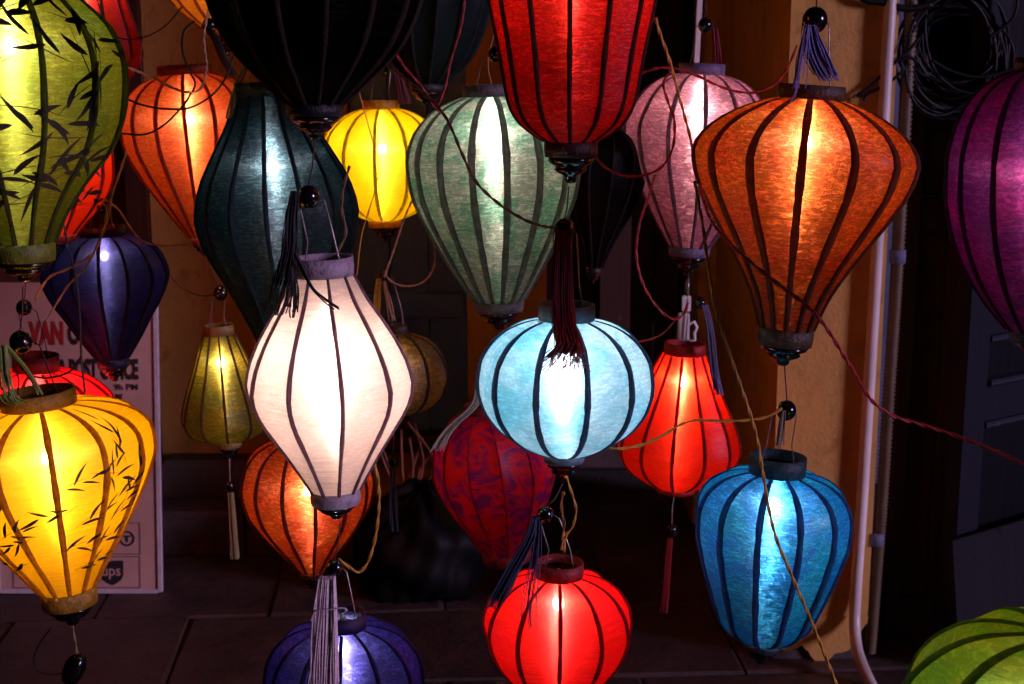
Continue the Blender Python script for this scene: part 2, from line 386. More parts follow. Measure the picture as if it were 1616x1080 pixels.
# entrance: deep dark opening with timber posts
YE = 6.0
ent = empty('entrance_door', (xat(985, YE), YE, 0)); tag(ent, 'black timber entrance doors in the deep dark opening between wall and pillar', 'door')
ex0, ex1 = xs['e0'] - 0.25, px0 + 0.02
n = 8; wd = (ex1-ex0)/n
for i in range(n):
    x0 = ex0 + i*wd
    part_box('plank', ent, (x0+0.004, YE, 0.05), (x0+wd-0.004, YE+0.04, WALL_TOP), M['brownwood'], 0.006)
part_box('post', ent, (xat(945, 5.6), 5.55, 0), (xat(992, 5.6), 5.65, WALL_TOP), M['brownwood'], 0.006)
part_box('lintel', ent, (ex0, 5.54, 2.6), (px0, 5.66, 2.72), M['brownwood'], 0.006)
part_box('threshold', ent, (ex0+0.3, 5.5, 0), (px0-0.003, 5.7, 0.1), M['plinth'], 0.01)

# far right: blue grey wall, brown frame with carved panel, navy panelled door leaf that recedes to the right
rw = empty('blue_wall', (xat(1600, 4.35), 4.35, 0)); tag(rw, 'blue grey plaster wall at the top right behind the cable coil', 'wall')
part_box('plaster_panel', rw, (px1+0.3, 5.3, 0), (3.2, 5.45, WALL_TOP), M['bluewall'])
part_box('plaster_panel', rw, (px1+0.003, YP+0.28, 0), (px1+0.055, YP+1.4, WALL_TOP), M['bluewall'])
frm = empty('door_frame', (xat(1455, 3.78), 3.78, 0)); tag(frm, 'dark brown door frame with round carved panels right of the conduit', 'door frame')
fx0, fx1 = xat(1418, 3.78), xat(1516, 3.78)
part_box('jamb', frm, (fx0, 3.76, 0), (fx0+0.035, 3.9, WALL_TOP), M['brownwood'], 0.004)
part_box('jamb', frm, (fx1-0.05, 3.76, 0), (fx1, 3.9, WALL_TOP), M['brownwood'], 0.004)
part_box('lower_panel', frm, (fx0+0.037, 3.80, 0.12), (fx1-0.052, 3.84, 1.17), M['redwood'], 0.004)
part_box('rail', frm, (fx0+0.037, 3.77, 1.172), (fx1-0.052, 3.86, 1.262), M['brownwood'], 0.004)
part_box('rail', frm, (fx0+0.037, 3.77, 0.0), (fx1-0.052, 3.86, 0.118), M['brownwood'], 0.004)
part_box('upper_panel', frm, (fx0+0.037, 3.83, 1.264), (fx1-0.052, 3.86, WALL_TOP), M['brownwood'], 0.004)
for py in (250, 360):
    c = P(1480, py, 3.83); mb = MB()
    mb.tube([(c.x + 0.052*math.cos(a*math.pi/14) - frm.location.x, 3.828 - frm.location.y, c.z + 0.075*math.sin(a*math.pi/14)) for a in range(29)], 0.008, 6, False)
    link('carved_ring', mb.mesh('carved_ring', M['brownwood']), frm)

# door leaf
dA = GZ(1474, 1030); DIR = Vector((math.sin(R(55)), math.cos(R(55)), 0)); NRM = Vector((DIR.y, -DIR.x, 0)) * 1.0
NRM = Vector((-DIR.y, DIR.x, 0)); NRM = -NRM if NRM.y > 0 else NRM         # towards the street
leaf = empty('door_leaf', dA); leaf.rotation_euler = (0, 0, math.atan2(DIR.y, DIR.x)); tag(leaf, 'open navy panelled door leaf at the right edge', 'door')
def leaf_box(name, u0, u1, z0, z1, d0, d1, mat=None, bev=0.004):
    mb = MB().box((u0, -d1, z0), (u1, -d0, z1), bev); return link(name, mb.mesh(name, mat or M['navydoor']), leaf)
LW = 0.86
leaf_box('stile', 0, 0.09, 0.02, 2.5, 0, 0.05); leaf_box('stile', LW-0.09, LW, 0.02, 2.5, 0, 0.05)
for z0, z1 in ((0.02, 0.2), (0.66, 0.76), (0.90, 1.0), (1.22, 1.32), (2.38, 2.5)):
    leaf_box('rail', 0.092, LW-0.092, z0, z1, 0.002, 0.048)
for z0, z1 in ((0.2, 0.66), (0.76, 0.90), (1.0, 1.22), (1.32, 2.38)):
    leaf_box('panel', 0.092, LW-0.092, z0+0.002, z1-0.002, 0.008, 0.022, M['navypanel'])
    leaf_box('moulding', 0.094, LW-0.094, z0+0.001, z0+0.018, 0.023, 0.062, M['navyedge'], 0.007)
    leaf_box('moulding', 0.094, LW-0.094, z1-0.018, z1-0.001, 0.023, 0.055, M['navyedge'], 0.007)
mb = MB(); mb.tube([(0.16 + 0.022*math.cos(a*math.pi/8), -0.062, 1.27 + 0.022*math.sin(a*math.pi/8)) for a in range(17)], 0.005, 6, False)
link('ring_handle', mb.mesh('ring_handle', M['wire']), leaf)
# loose board leaning against the leaf
bd = link('loose_board', MB().box((0, -0.018, 0), (0.8, 0, 0.36), 0.003).mesh('loose_board', M['greyboard']))
bd.location = GZ(1478, 1012) + Vector((0.01, -0.02, 0.0)) ; bd.location.z = 0.03
bd.location = dA - DIR*0.06 + NRM*0.115 + Vector((0, 0, 0.004))
bd.rotation_euler = (R(-8), 0, math.atan2(DIR.y, DIR.x)); tag(bd, 'weathered grey board leaning on the foot of the navy door', 'board')

# pipes on the pillar corner
def pxpath(pts): return [P(x, y, Y) for x, y, Y in pts]
o = link('drain_pipe', MB().tube(catmull(pxpath([(1409, -60, 3.60), (1396, 160, 3.60), (1384, 400, 3.60), (1372, 600, 3.60), (1361, 780, 3.60), (1351, 930, 3.60), (1349, 990, 3.58), (1354, 1030, 3.52), (1372, 1075, 3.46), (1392, 1110, 3.40)]), 6), 0.0155, 12).mesh('drain_pipe', M['pvc']))
tag(o, 'pinkish white plastic pipe running down the pillar corner', 'pipe')
con = empty('corrugated_conduit', P(1370, 1030, 3.63)); tag(con, 'tan corrugated conduit beside the white pipe', 'conduit')
path = catmull(pxpath([(1441, -40, 3.63), (1428, 200, 3.63), (1416, 420, 3.63), (1404, 600, 3.63), (1391, 800, 3.63), (1378, 960, 3.63), (1372, 1030, 3.63)]), 60)
path = [p - con.location for p in path]
rad = [0.018 if i % 2 else 0.0135 for i in range(len(path))]
link('hose', MB().tube(path, rad, 12).mesh('hose', M['conduit']), con)
for py in (405, 850):
    c = P(1416.5 - (py-405)*0.0755, py, 3.63) - con.location
    link('clamp', MB().tube([c + Vector((0, 0, -0.017)), c + Vector((0, 0, 0.017))], 0.0215, 14).mesh('clamp', M['bluewall']), con)

# bin bag and reeds in front of the rear wall
def lumpy(rx, ry, rz, seed, nu=64, nv=30):
    rnd = random.Random(seed); ph = [(rnd.uniform(0, 6), rnd.uniform(2, 6), rnd.uniform(2, 7), rnd.uniform(.01, .05)) for _ in range(9)]
    v = []; f = []
    for i in range(nv+1):
        b = -math.pi/2 + math.pi*i/nv
        for j in range(nu):
            a = 2*math.pi*j/nu
            z = math.sin(b); k = 1 + sum(am*math.sin(round(fa)*a + fb*b + p) for p, fa, fb, am in ph) + 0.05*math.sin(9*a + 3*b)*max(0, z + 0.3) + 0.03*math.sin(17*a - 5*b)
            neck = 1.0 - 0.55*max(0, z - 0.35)
            v.append((rx*k*neck*math.cos(b)*math.cos(a), ry*k*neck*math.cos(b)*math.sin(a), rz*(k*z if z > -0.75 else -0.75*k)))
    for i in range(nv):
        for j in range(nu):
            a_, b_ = i*nu+j, i*nu+(j+1) % nu
            f.append((a_, b_, b_+nu, a_+nu))
    return v, f
M['bag'] = simple('black_plastic_bag', (0.0025, 0.0025, 0.0025), 0.6, 0.3, 25, 0.35, 14, spec=0.12)
c = GZ(662, 962)
mb = MB().add(*lumpy(0.21, 0.17, 0.19, 5)); bag = empty('rubbish_bag'); link('sack', mb.mesh('sack', M['bag']), bag)
link('knot', MB().tube([(0.0, 0, 0.165), (0.015, -0.01, 0.19), (0.05, -0.02, 0.215), (0.075, -0.03, 0.20)], [0.03, 0.018, 0.026, 0.012], 9).mesh('knot', M['bag']), bag); bag.location = c + Vector((0, 0.15, 0.142))
tag(bag, 'slumped black plastic rubbish bag on the paving', 'bag')
rd = empty('reed_bundle', c + Vector((0, 0.2, 0.3))); tag(rd, 'fan of dry reddish reed stalks standing behind the black bag', 'reeds')
M['reed'] = simple('dry_reed', (0.30, 0.14, 0.09), 0.6, 0.3)
YR = 4.22
for k, (xa, ya, xb, yb, xc, yc) in enumerate([(640,795,635,740,633,676),(645,795,652,740,646,690),(648,795,668,735,655,668),(652,793,685,730,640,662),(655,790,664,740,688,712),(630,780,612,730,600,700),(626,775,606,730,594,690),(636,790,622,750,616,720),(684,765,690,730,700,712),(640,795,648,750,668,690)]):
    pts = [p - rd.location for p in catmull([P(xa, ya, YR-.05), P(xb, yb, YR), P(xc, yc, YR+.03)], 6)]
    link('stalk', MB().tube(pts, [0.004]*(len(pts)-1)+[0.002], 5).mesh('stalk', M['reed']), rd)

# courier sign
def text_mesh(s, size, bold=0.0):
    cu = bpy.data.curves.new('t', 'FONT'); cu.body = s; cu.size = size; cu.offset = bold; cu.resolution_u = 3
    o = bpy.data.objects.new('t', cu); col.objects.link(o); bpy.context.view_layer.update()
    me = bpy.data.meshes.new_from_object(o.evaluated_get(bpy.context.evaluated_depsgraph_get()))
    bpy.data.objects.remove(o); bpy.data.curves.remove(cu); return me
YS = 4.12
sg = empty('sign_board', GZ(122, 945)); tag(sg, 'white courier service sign board with red and black lettering on the floor', 'sign')
sg.location = Vector((P(122, 945, YS).x, YS, 0.0)); SB = sg.location.copy()
lean = R(7); sg.rotation_euler = (-lean, 0, 0)
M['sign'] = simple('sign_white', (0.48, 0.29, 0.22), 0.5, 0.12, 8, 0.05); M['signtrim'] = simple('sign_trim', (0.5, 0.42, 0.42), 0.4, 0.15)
M['red_ink'] = simple('red_print', (0.32, 0.012, 0.010), 0.6, 0.1); M['blk_ink'] = simple('black_print', (0.012, 0.008, 0.012), 0.6, 0.1)
sgM = Matrix.Translation(SB) @ Matrix.Rotation(-lean, 4, 'X'); sgI = sgM.inverted()
def SP(px, py):               # pixel -> local x,z on the sign face
    o_, d_ = sgI @ CAM, (sgI.to_3x3() @ ray(px, py)); q = o_ + d_ * ((0 - o_.y)/d_.y); return q.x, q.z
x0, z0 = SP(2, 946); x1, z1 = SP(241, 446); z0 = 0.004
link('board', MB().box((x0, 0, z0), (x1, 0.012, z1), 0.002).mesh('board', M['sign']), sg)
for nm, a, b in (('edge_trim', (x0-0.012, -0.006, z0), (x0-0.001, 0.016, z1)), ('edge_trim', (x1+0.001, -0.006, z0), (x1+0.012, 0.016, z1)), ('edge_trim', (x0, -0.006, z0-0.003), (x1, -0.001, z0+0.011))):
    link(nm, MB().box(a, b, 0.001).mesh(nm, M['signtrim']), sg)
for q in (x0+0.08, x1-0.10):
    link('rear_leg', MB().tube([(q, 0.02, z1-0.12), (q, 0.30, z1*0.5), (q, 0.335-0.003, 0.052)], 0.011, 8).mesh('rear_leg', M['wooddark']), sg)
def lettering(s, ax, ay, bx, by, mat, bold=0.03, y=-0.0022):   # fits text to a pixel box on the sign
    me = text_mesh(s, 1.0, bold); xs_ = [v.co.x for v in me.vertices]; ys_ = [v.co.y for v in me.vertices]
    X0, Z1 = SP(ax, ay); X1, Z0 = SP(bx, by); mx, Mx, my, My = min(xs_), max(xs_), min(ys_), max(ys_)
    for v in me.vertices:
        v.co = Vector((X0 + (v.co.x-mx)/(Mx-mx)*(X1-X0), y, Z0 + (v.co.y-my)/(My-my)*(Z1-Z0)))
    me.materials.clear(); me.materials.append(mat); return link('lettering', me, sg)
lettering('VAN', 46, 507, 101, 545, M['red_ink'], 0.05)
lettering('O', 107, 507, 127, 545, M['blk_ink'], 0.05)
lettering('H', 203, 507, 216, 545, M['blk_ink'], 0.05)
lettering('& POST OFFICE', 92, 566, 219, 600, M['blk_ink'], 0.05)
lettering('9h PM', 180, 606, 218, 616, M['blk_ink'], 0.015)
lettering('w', 182, 622, 194, 638, M['blk_ink'], 0.05)
def frame_lines(ax, ay, bx, by, w_=0.0022):
    X0, Z1 = SP(ax, ay); X1, Z0 = SP(bx, by); mb = MB()
    for a, b in (((X0, Z0), (X1, Z0+w_)), ((X0, Z1-w_), (X1, Z1)), ((X0, Z0+w_), (X0+w_, Z1-w_)), ((X1-w_, Z0+w_), (X1, Z1-w_))):
        mb.add([(a[0], -0.002, a[1]), (b[0], -0.002, a[1]), (b[0], -0.002, b[1]), (a[0], -0.002, b[1])], [(0, 1, 2, 3)], False)
    link('printed_frame', mb.mesh('printed_frame', M['blk_ink']), sg)
frame_lines(20, 825, 222, 875); frame_lines(20, 878, 222, 928)
def ring2d(cx, cy, r0, r1, name, mat, y=-0.0023):
    X, Z = SP(cx, cy); Xr, _ = SP(cx + 1, cy); u = Xr - X; mb = MB(); n = 28; v = []
    for i in range(n):
        a = 2*math.pi*i/n; v += [(X + r0*u*math.cos(a), y, Z + r0*u*math.sin(a)), (X + r1*u*math.cos(a), y, Z + r1*u*math.sin(a))]
    mb.add(v, [(2*i, 2*i+1, (2*i+3) % (2*n), (2*i+2) % (2*n)) for i in range(n)], False); link(name, mb.mesh(name, mat), sg)
ring2d(200.5, 850, 9.2, 12.2, 'printed_ring', M['blk_ink']); ring2d(177, 850, 9.2, 12.2, 'printed_ring', M['blk_ink'], -0.0026)
lettering('T', 194.5, 845, 206.5, 855.5, M['blk_ink'], 0.06); lettering('N', 171, 845, 183, 855.5, M['blk_ink'], 0.06)
mb = MB(); sp = [(159, 893), (166, 888), (178, 885), (190, 884.5), (195, 885), (195, 908), (192, 915), (184, 921), (177, 924), (169, 920), (161, 914), (157.5, 907)]
mb.add([(SP(*q)[0], -0.0022, SP(*q)[1]) for q in sp], [tuple(range(len(sp)))[::-1]], False); link('shield_emblem', mb.mesh('shield_emblem', M['blk_ink']), sg)
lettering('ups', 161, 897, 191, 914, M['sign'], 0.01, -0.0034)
#LANTERNS
# ------------------------------------------------------------------ lanterns
LG = 'silk lanterns hung in front of the house wall'
def strands(pts, wa, wb, n, r, seed, wild=0.15, lo=0.8, wm=None):
    """thread bundle along world points; widths wa -> wb in metres"""
    rnd = random.Random(seed); path = catmull(pts, 6); m = len(path); mb = MB()
    for _ in range(n):
        a = rnd.uniform(-1, 1); b = rnd.uniform(-1, 1); L = int(max(4, (m-1)*rnd.uniform(lo, 1.0))); q = []
        k1, k2, f1 = rnd.uniform(-1, 1), rnd.uniform(0, 6), rnd.uniform(2, 7)
        for i in range(L+1):
            u = i/(m-1); wd = (wa + (wb-wa)*u) if wm is None else interp([(0, wa), (0.5, wm), (1, wb)], u)
            wav = wild*wd*k1*math.sin(k2 + f1*u)*u
            q.append(path[i] + Vector((a*wd*0.5 + wav, b*wd*0.35 + wav*0.4, 0)))
        mb.tube(q, r, 3, False)
    return mb

class Lantern: pass
def lantern(label, axis, Y, prof, n=12, rib0=0.0, mat=None, rib=(0.01, 0.006, 0.005), ribw=0.029, ring=None, top=(46, 20), bot=(40, 18), fin=26,
            bead=None, up=None, power=1.0, bulb=None, bcol=(1.0, 0.80, 0.55), name='silk_lantern', open_top=False, hook=True, sag=0.035, bulbr=0.0085, wirecol='wire', ribpar=None):
    x0, y0, x1, y1 = axis
    A, B = P(x0, y0, Y), P(x1, y1, Y); H = (A-B).length; k = MPP((A+B)/2)
    z = (A-B).normalized(); x = Vector((0, -1, 0)); x = (x - z*x.dot(z)).normalized(); y = z.cross(x)
    Mx = Matrix(((x.x, y.x, z.x, B.x), (x.y, y.y, z.y, B.y), (x.z, y.z, z.z, B.z), (0, 0, 0, 1)))
    root = empty(name); root.matrix_world = Mx; tag(root, label, 'lantern', LG)
    tab = sorted([((y1-py)/(y1-y0), hw*k) for py, hw in prof])
    tab = [(t, r) for t, r in tab]
    lo, hi = tab[0][0], tab[-1][0]
    rt, rb = top[0]*k, bot[0]*k; ht, hb = top[1]*k, bot[1]*k
    Lq = Lantern(); Lq.root, Lq.M, Lq.I, Lq.k, Lq.Y, Lq.n, Lq.rib0, Lq.H = root, Mx, Mx.inverted(), k, Y, n, rib0, H
    rf = lambda t: interp(tab, t)
    Lq.rf = rf; Lq.sag = sag; Lq.lo, Lq.hi = lo, hi
    rmax = max(r for _, r in tab); Lq.rmax = rmax
    rows = 30; half = math.pi/n
    # denser rows near the ends where the gores turn in
    ts = [lo + (hi-lo)*(0.5 - 0.5*math.cos(math.pi*i/rows))*1.0 for i in range(rows+1)]
    cols = 6
    mb = MB(); v = []; f = []
    for t in ts:
        r = rf(t)
        for c in range(cols+1):
            u = -1 + 2*c/cols
            v.append((r*math.cos(half) - sag*r*(1-u*u)*math.sin(math.pi*min(max((t-lo)/(hi-lo), 0), 1)), r*math.sin(half)*u, t*H))
    for i in range(rows):
        for c in range(cols):
            a = i*(cols+1)+c; f.append((a, a+1, a+cols+2, a+cols+1))
    mb.add(v, f); pm = mb.mesh('panel', mat)
    mb = MB(); v = []; f = []; wv = ribw*rmax
    for t in ts:
        r = rf(t); w_ = wv*(0.55 + 0.45*min(1, r/(rmax*0.8)))*(1 + 0.10*math.sin(t*23 + x0) + 0.07*math.sin(t*51 + y0))
        v += [(r-0.003, -w_, t*H), (r+0.0022, -w_*0.8, t*H), (r+0.0030, 0, t*H), (r+0.0022, w_*0.8, t*H), (r-0.003, w_, t*H)]
    for i in range(rows):
        for c in range(4):
            a = i*5+c; f.append((a, a+1, a+6, a+5))
    mb.add(v, f); rm = mb.mesh('rib', RIBM(rib, ribpar))
    for i in range(n):
        th = R(rib0) + 2*math.pi*i/n
        link('panel', pm, root, rot=(0, 0, th+half)); link('rib', rm, root, rot=(0, 0, th))
    ringm = RINGM(ring or rib)
    # collars
    zt = hi*H; zb = lo*H
    mb = MB().lathe([(rt*0.90, zt-0.002), (rt, zt-0.002), (rt*1.015, zt+ht*0.5), (rt, zt+ht), (rt*0.90, zt+ht), (rt*0.90, zt-0.002)], 28, False, False)
    tr = link('top_ring', mb.mesh('top_ring', ringm), root)
    if not open_top:
        mb = MB().lathe([(rt*0.16, zt+ht*0.25), (rt*0.895, zt+ht*0.25), (rt*0.895, zt+ht*0.4), (rt*0.16, zt+ht*0.4)], 28)
        link('top_disc', mb.mesh('top_disc', M['lacquer']), tr)
    mb = MB().lathe([(rb*0.98, zb-hb), (rb*1.01, zb-hb*0.5), (rb, zb+0.002), (rb*0.9, zb+0.002)], 28)
    link('bottom_ring', mb.mesh('bottom_ring', ringm), root)
    if fin > 0:
        h = fin*k; q = rb*0.86; zz = zb-hb
        pr = [(q*0.16, -h), (q*0.22, -h*0.97), (q*0.28, -h*0.85), (q*0.27, -h*0.78), (q*0.36, -h*0.70), (q*0.62, -h*0.58), (q*0.72, -h*0.48), (q*0.66, -h*0.38), (q*0.70, -h*0.34), (q*0.92, -h*0.24), (q, -h*0.12), (q*0.97, -0.0005)]
        mb = MB().lathe([(r, zz+s) for r, s in pr], 24); link('finial', mb.mesh('finial', M['lacquer']), root)
    # bulb
    if bulb:
        tb = (y1-bulb)/(y1-y0); zc = tb*H; e = power*(rmax/0.13)**2*(0.013/bulbr)**2
        mb = MB().lathe([(bulbr*math.cos(a*math.pi/10-math.pi/2) if 0 < a < 10 else 0.0004, zc + bulbr*1.25*math.sin(a*math.pi/10-math.pi/2)) for a in range(11)], 10)
        b = link('bulb', mb.mesh('bulb', bulb_mat(e*PW, bcol)), root)
        mb = MB().lathe([(0.009, zc+bulbr*1.3), (0.011, zc+bulbr*1.3+0.03), (0.007, zc+bulbr*1.3+0.034), (0.003, max(zt, zc+bulbr*1.3+0.04)+ht*0.3)], 12)
        link('socket', mb.mesh('socket', M['socket']), b)
    if bead:
        bp = Mx.inverted() @ P(bead[0], bead[1], Y); br = 11*k if len(bead) < 3 else bead[2]*k
        mb = MB().lathe([(br*math.cos(a*math.pi/12-math.pi/2)+0.0003, br*math.sin(a*math.pi/12-math.pi/2)*1.08) for a in range(13)], 20)
        bo = link('hanger_bead', mb.mesh('hanger_bead', M['lacquer']), root, loc=bp)
        mb = MB(); zr = zt + ht
        if hook:
            g = rt*0.55
            for s in (-1, 1):
                mb.tube([(bp.x, bp.y + s*br*0.9, bp.z), (bp.x*0.6, bp.y*0.7 + s*g*0.75, bp.z*0.96+zr*0.04-0.004), (bp.x*.2, s*g*0.8, zr*0.75+bp.z*0.25), (0, s*g, zr-ht*0.2), (0, s*g*1.05, zr-ht*0.62)], 0.0011, 5)
            link('hanger_wire', mb.mesh('hanger_wire', M[wirecol]), root)
        if up:
            q = Mx.inverted() @ P(up[0], up[1], Y)
            link('string', MB().tube([bp + Vector((0, 0, br*0.9)), bp.lerp(q, 0.5) + Vector((0.001, 0.001, 0)), q], 0.0012, 5).mesh('string', M['darkstring']), root)
    return Lq
_R = {}
def RIBM(c, par=None):
    if c not in _R: _R[c] = simple('rib_bamboo', tuple(min(0.35, x*3.6) for x in c), 0.7, 0.4, 60, 0.2, 150, translucent=0.55, spec=0.2)
    return _R[c]
_G = {}
def RINGM(c):
    if c not in _G: _G[c] = simple('silk_collar', tuple(min(0.8, x*1.1) for x in c), 0.55, 0.35, 70, 0.3, 180, translucent=0.25)
    return _G[c]
def tassel(L, pts, col_, wa=8, wb=16, n=46, r=0.0011, seed=1, wild=0.15, dz=0.0, lo=0.8, wm=None, Y=None, head=True):
    Yd = Y or L.Y; k = L.k; wp = [P(x, y, Yd + dz + (q[0] if q else 0)) for x, y, *q in pts]
    mb = strands(wp, wa*k, wb*k, n, r, seed, wild, lo, None if wm is None else wm*k)
    mb.v = [L.I @ p for p in mb.v]; return link('tassel', mb.mesh('tassel', thread_mat(col_)), L.root)
def drop(L, pts, bead, tas, col_, scol='string'):      # string, bead and hanging tassel below the finial
    k = L.k; loc = lambda x, y: L.I @ P(x, y, L.Y)
    link('string', MB().tube([loc(*p) for p in pts], 0.0011, 5).mesh('string', M[scol]), L.root)
    br = bead[2]*k
    mb = MB().lathe([(br*0.55, -br*1.2), (br*0.8, -br), (br, -br*0.4), (br, br*0.4), (br*0.8, br), (br*0.5, br*1.2)], 16)
    link('tassel_bead', mb.mesh('tassel_bead', M['lacquer']), L.root, loc=loc(*bead[:2]))
    if tas: tassel(L, tas, col_, 9, 13, 40, seed=len(label_seed), wild=0.1, lo=0.9); label_seed.append(1)
label_seed = []
def surf(L, th, t, off=0.0016):   # point on the gored shade, th measured from the camera-facing side
    half = math.pi/L.n; a = (th - R(L.rib0)) % (2*half); u = math.tan(a-half)/math.tan(half)
    r = L.rf(t); c = r*math.cos(half) - L.sag*r*(1-u*u)*math.sin(math.pi*min(max((t-L.lo)/(L.hi-L.lo), 0), 1)); s = r*math.sin(half)*u
    base = th - (a-half); off = off + (0.0022 if abs(u) > 0.86 else 0)
    return Vector(((c+off)*math.cos(base) - s*math.sin(base), (c+off)*math.sin(base) + s*math.cos(base), t*L.H))
def leaf_strip(L, mb, th, t, ang, ln, wd):
    """one brush stroke: starts at (th, t), heads in direction ang, pointed at both ends"""
    r0 = max(L.rf(t), 0.02); seg = 9; v = []
    for i in range(seg+1):
        s = i/seg; w_ = wd*(math.sin(math.pi*min(1, s*1.0))**0.7 * (1.25-0.8*s) + 0.04); cv = 0.22*math.sin(s*2.2)*ln
        for sg_ in (-1, 1):
            dx = s*ln*math.cos(ang) - (sg_*w_ + cv*0.4)*math.sin(ang); dy = s*ln*math.sin(ang) + (sg_*w_+cv*0.4)*math.cos(ang)
            tt = min(max(t + dy/L.H, L.lo+0.01), L.hi-0.01)
            v.append(surf(L, th + dx/max(r0, 0.02), tt))
    mb.add(v, [(2*i, 2*i+2, 2*i+3, 2*i+1) for i in range(seg)])
def bamboo(L, sprigs, seed, n_leaf=4, ln=0.05, wd=0.0045):
    """brush painted sprigs: a thin bent twig with long leaves that point along it"""
    rnd = random.Random(seed); mb = MB()
    for deg, t, *fix in sprigs:
        th = R(deg); ang = R(fix[0]) if fix else rnd.choice((rnd.uniform(-0.7, 0.35), math.pi + rnd.uniform(-0.35, 0.7)))
        r0 = max(L.rf(t), 0.03); tl = ln*rnd.uniform(1.4, 2.0)
        leaf_strip(L, mb, th, t, ang, tl, wd*0.20)
        side = rnd.choice((-1, 1))
        for j in range(n_leaf):
            sft = tl*(0.25 + 0.75*j/max(1, n_leaf-1)); tj = t + sft*math.sin(ang)/L.H
            if not (L.lo + .05 < tj < L.hi - .05): continue
            side = -side; spread = rnd.uniform(0.28, 0.75) if j < n_leaf-1 else rnd.uniform(0, .2)
            leaf_strip(L, mb, th + sft*math.cos(ang)/r0, tj, ang + side*spread, ln*rnd.uniform(0.7, 1.2), wd*rnd.uniform(0.7, 1.1))
    o = link('painted_bamboo', mb.mesh('painted_bamboo', M['ink']), L.root); o['kind'] = 'stuff'; return o

PW = 390.0
WARM = (1.0, 0.78, 0.50); WHT = (1.0, 0.90, 0.80); COOL = (0.85, 0.92, 1.0)
L = {}
L['green'] = lantern('big yellow green lantern painted with black bamboo, top left corner', (8, -50, 36, 382), 2.1,
    [(-50,50),(-35,82),(0,118),(40,157),(75,172),(110,178),(165,174),(232,150),(290,104),(345,68),(382,52)], 13, 6,
    fabric('green_silk', (0.24, 0.36, 0.015), (0.52, 0.46, 0.02), 3.0, 0.35, 0.7, swirl=0.45), (0.012, 0.014, 0.003), ring=(0.10, 0.12, 0.01), top=(50, 20), bot=(50, 30), fin=34,
    bulb=72, power=0.55, bcol=WHT)
bamboo(L['green'], [(0,.80,15),(42,.84,-30),(24,.70,200),(52,.66,150),(62,.56,100),(10,.52,-15),(40,.47,35),(60,.40,170),(8,.38,190),(34,.33,-5),(55,.27,200),(18,.22,20),(40,.17,175),(-8,.25,10),(70,.72,250),(-12,.66,60)], 3, 4, 0.058, 0.0050)
L['red_back'] = lantern('dark red lantern half hidden behind the big green lantern', (135, -130, 125, 215), 3.5,
    [(-130,30),(-60,50),(0,68),(50,88),(80,94),(110,80),(150,55),(215,25)], 12, 10, fabric('deep_red_silk', (0.50, 0.006, 0.004), swirl=0.3), (0.02, 0.003, 0.002), top=(30, 14), bot=(25, 12), fin=16, bulb=-40, power=1.2, bcol=WARM)
L['vermilion'] = lantern('vermilion lantern with black bamboo strokes, tucked behind the green lantern', (78, 155, 86, 368), 2.9,
    [(155,36),(165,62),(195,82),(235,92),(272,93),(305,84),(335,64),(355,46),(368,36)], 12, 12, fabric('vermilion_silk', (0.85, 0.028, 0.003), swirl=0.15, hair=0.15, white=0.04), (0.03, 0.004, 0.002), ring=(0.3, 0.02, 0.005), top=(36, 14), bot=(34, 12), fin=20, bulb=215, power=2.8, bcol=WARM)
bamboo(L['vermilion'], [(40,.6),(60,.5),(50,.35),(70,.4),(30,.3),(62,.25)], 8, 4, 0.045, 0.005)
L['orange_back'] = lantern('orange lantern with drooping cords in front, left of the dark teal lantern', (292, 118, 318, 374), 3.35,
    [(118,42),(128,68),(145,90),(168,104),(192,109),(225,106),(262,91),(305,66),(345,40),(374,20)], 15, 9, fabric('orange_silk', (0.55, 0.045, 0.003), (0.62, 0.08, 0.004), 5, .4, .65, swirl=0.6), (0.035, 0.006, 0.003), ring=(0.22, 0.03, 0.006), top=(42, 15), bot=(17, 12), fin=18,
    bead=(331, 40), up=(330, -60), bulb=188, power=1.3, bcol=WARM)
tassel(L['orange_back'], [(324, 40), (340, 62), (352, 92), (370, 124)], (0.006, 0.005, 0.005), 12, 10, 50, seed=42, dz=-0.03)
L['amber_top'] = lantern('glowing amber lantern cut off by the top edge beside the black lantern', (345, -200, 356, 52), 3.6,
    [(-200,40),(-170,85),(-110,112),(-60,110),(-20,96),(10,76),(35,48),(52,24)], 14, 4, fabric('amber_silk', (0.90, 0.30, 0.02), swirl=0.2), (0.05, 0.015, 0.003), top=(40, 15), bot=(22, 12), fin=24, bulb=-100, power=1.1, bcol=WARM)
L['black'] = lantern('big unlit black lantern hanging at the top in front of the teal one', (492, -330, 497, 165), 1.9,
    [(-330,55),(-300,110),(-220,160),(-120,178),(-50,178),(0,169),(30,158),(60,144),(90,122),(115,98),(140,72),(165,46)], 14, 14, fabric('black_silk', (0.008, 0.006, 0.006), clear=0, hair=0.0, gloss=0.006), (0.010, 0.006, 0.005), ring=(0.004, 0.004, 0.004), top=(55, 24), bot=(46, 18), fin=38)
L['teal'] = lantern('dark teal diamond lantern behind the white one', (421, 150, 458, 570), 2.35,
    [(150,48),(190,64),(240,92),(290,117),(335,127),(380,118),(430,94),(480,70),(520,53),(570,38)], 14, 2,
    fabric('teal_silk', (0.0008, 0.006, 0.011), (0.0012, 0.013, 0.017), 6, swirl=1.0, hair=0.55, trans=0.10, wide=0.30, refl=0.3, gloss=0.03, white=0.07, clear=0.02, weave=1.2), (0.004, 0.007, 0.010), ring=(0.006, 0.010, 0.018), top=(49, 20), bot=(36, 16), fin=20,
    bulb=262, power=0.72, bcol=COOL, bead=(412, 78), up=(410, -60))
tassel(L['teal'], [(400, 92), (384, 112), (370, 150), (360, 195)], (0.62, 0.36, 0.40), 9, 10, 40, seed=4, dz=-0.02)
